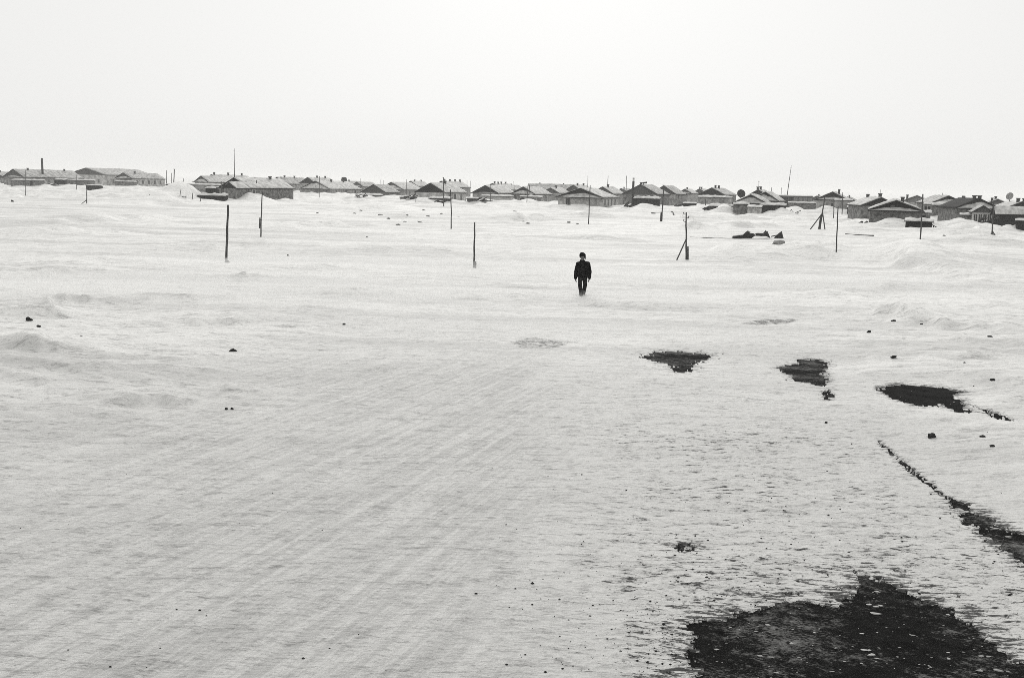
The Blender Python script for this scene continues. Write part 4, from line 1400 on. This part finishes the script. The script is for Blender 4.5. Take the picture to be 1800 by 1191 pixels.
# eyes
for ex in (-.064, -.012):
    V, F = tube_vf([(ex - .012, -.128, 1.532), (ex, -.134, 1.532), (ex + .012, -.128, 1.532)], [.003, .006, .003], 6)
    mesh_ob('eye', V, F, 'coat_cloth', man, True)
for hand in HANDS:
    gl = []
    for h_ in hand:
        gl.append((h_[0], tuple(q + .003 for q in h_[1]) if isinstance(h_[1], tuple) else h_[1] + .003, h_[2], tuple(q + .003 for q in h_[3]) if isinstance(h_[3], tuple) else h_[3] + .003, *h_[4:]))
    remeshed('glove', gl, .006, 'coat_cloth', man, 2)
coat = [((-.12, .01, 1.29), .095, (.12, .01, 1.30), .095), ((0, .0, 1.27), (.228, .145, .12), (0, .0, 1.0), (.222, .16, .1)),
        ((0, 0, 1.0), (.222, .16, .1), (.005, 0, .79), (.235, .165, .05)), ((-.035, .0, 1.43), (.098, .10, .03), (-.015, .0, 1.34), (.135, .11, .05)), ((-.03, .0, 1.40), (.07, .08, .03), (-.16, .0, 1.30), (.07, .08, .05)), ((-.02, .0, 1.40), (.07, .08, .03), (.16, .0, 1.31), (.07, .08, .05))]
for s_ in (-1, 1):
    a, b_, c_ = ARM[s_]
    coat += [(a, .10, b_, .086), (b_, .086, c_, .066)]
ct = remeshed('coat', coat, .012, 'coat_cloth', man, 5, .006)
mesh_ob('zip_flap', *box_vf(-.018, .018, -.168, -.150, .80, 1.30), 'trouser_cloth', ct)
mesh_ob('chest_seam', *box_vf(-.13, .11, -.150, -.138, 1.235, 1.25), 'trouser_cloth', ct)
tr = []
for s_ in (-1, 1):
    a, b_, c_ = LEG[s_]
    tr += [(a, (.105, .12, .11), b_, .082), (b_, .082, c_, .075)]
tr += [((-.06, 0, .90), .12, (.06, 0, .90), .12)]
remeshed('trousers', tr, .012, 'trouser_cloth', man, 4, .007)
for s_ in (-1, 1):
    c_ = LEG[s_][2]
    bz = c_[2] - .09
    remeshed('boot', [((c_[0], c_[1] + .02, bz + .20), .07, (c_[0], c_[1] + .02, bz + .06), .065), ((c_[0], c_[1] + .03, bz + .045), (.055, .06, .045), (c_[0] + s_ * .015, c_[1] - .14, .04), (.05, .06, .038))], .012, 'boot_felt', man, 3)
remeshed('hat', [((-.035, -.02, 1.61), (.125, .14, .06), (-.045, -.015, 1.675), (.105, .12, .055)), ((-.075, -.09, 1.625), (.075, .06, .05), (-.05, -.06, 1.67), (.085, .07, .045)),
                 ((-.135, -.02, 1.61), (.025, .06, .05), (-.128, -.02, 1.56), (.018, .05, .035)), ((.065, -.015, 1.61), (.03, .065, .06), (.07, -.01, 1.50), (.026, .06, .05))], .012, 'fur_hat', man, 3, .005)
tag(man, 'person in dark coat and fur hat walking toward the viewer', 'person')

# ------------------------------------------------------------------ air: haze round everything, and snow blown low across the ground
def volume_mat(name, dens, col=(1, 1, 0.99)):
    m = bpy.data.materials.new(name)
    m.use_nodes = True
    nn = m.node_tree
    nn.nodes.remove(nn.nodes['Principled BSDF'])
    pv = nn.nodes.new('ShaderNodeVolumePrincipled')
    pv.inputs['Color'].default_value = (*col, 1)
    pv.inputs['Density'].default_value = dens
    pv.inputs['Anisotropy'].default_value = 0.2
    nn.links.new(pv.outputs[0], nn.nodes['Material Output'].inputs['Volume'])
    return m


hz = mesh_ob('haze', *box_vf(-4300, 4300, -4300, 4300, -3, 24), volume_mat('winter_haze', 0.00032))
hz['kind'] = 'stuff'
hz['label'] = 'thin winter haze over the whole steppe'


def drift_cloud(px, py, lx, ly, hz_, dens, i_):
    P_ = hit(px, py)
    bm_ = bmesh.new()
    bmesh.ops.create_icosphere(bm_, subdivisions=4, radius=1.0)
    for v_ in bm_.verts:
        k = 1 + .25 * float(perlin(v_.co.x * 2.3 + px, v_.co.y * 2.3 + i_))
        v_.co = Vector((v_.co.x * lx * k, v_.co.y * ly * k, v_.co.z * hz_ * (1 + .4 * float(perlin(v_.co.x * 3 + i_, v_.co.y * 3)))))
    m = bpy.data.meshes.new('blowing_snow')
    bm_.to_mesh(m)
    bm_.free()
    m.materials.append(volume_mat('blown_snow', dens))
    o = bpy.data.objects.new('blowing_snow', m)
    o.location = (P_.x, P_.y, ground_z(P_.x, P_.y))
    o['kind'] = 'stuff'
    COL.objects.link(o)
    return o


for i_, a in enumerate(((1010, 522, 11, 2.2, .20, .22, 'snow blown low round the feet of the walker'),
                        (380, 500, 11, 5, .32, .22, 'veil of blown snow left of the walker before the thick pole'),
                        (1420, 500, 12, 4.5, .35, .22, 'veil of blown snow right of the walker below the braced pole'),
                        (720, 474, 17, 6, .34, .18, 'broad veil of blown snow at the foot of the short bare pole'),
                        (160, 520, 14, 4, .30, .2, 'veil of blown snow over the left drifts'),
                        (880, 578, 9, 2.5, .16, .25, 'thin veil of snow blowing across the road'))):
    drift_cloud(*a[:6], i_)['label'] = a[6]
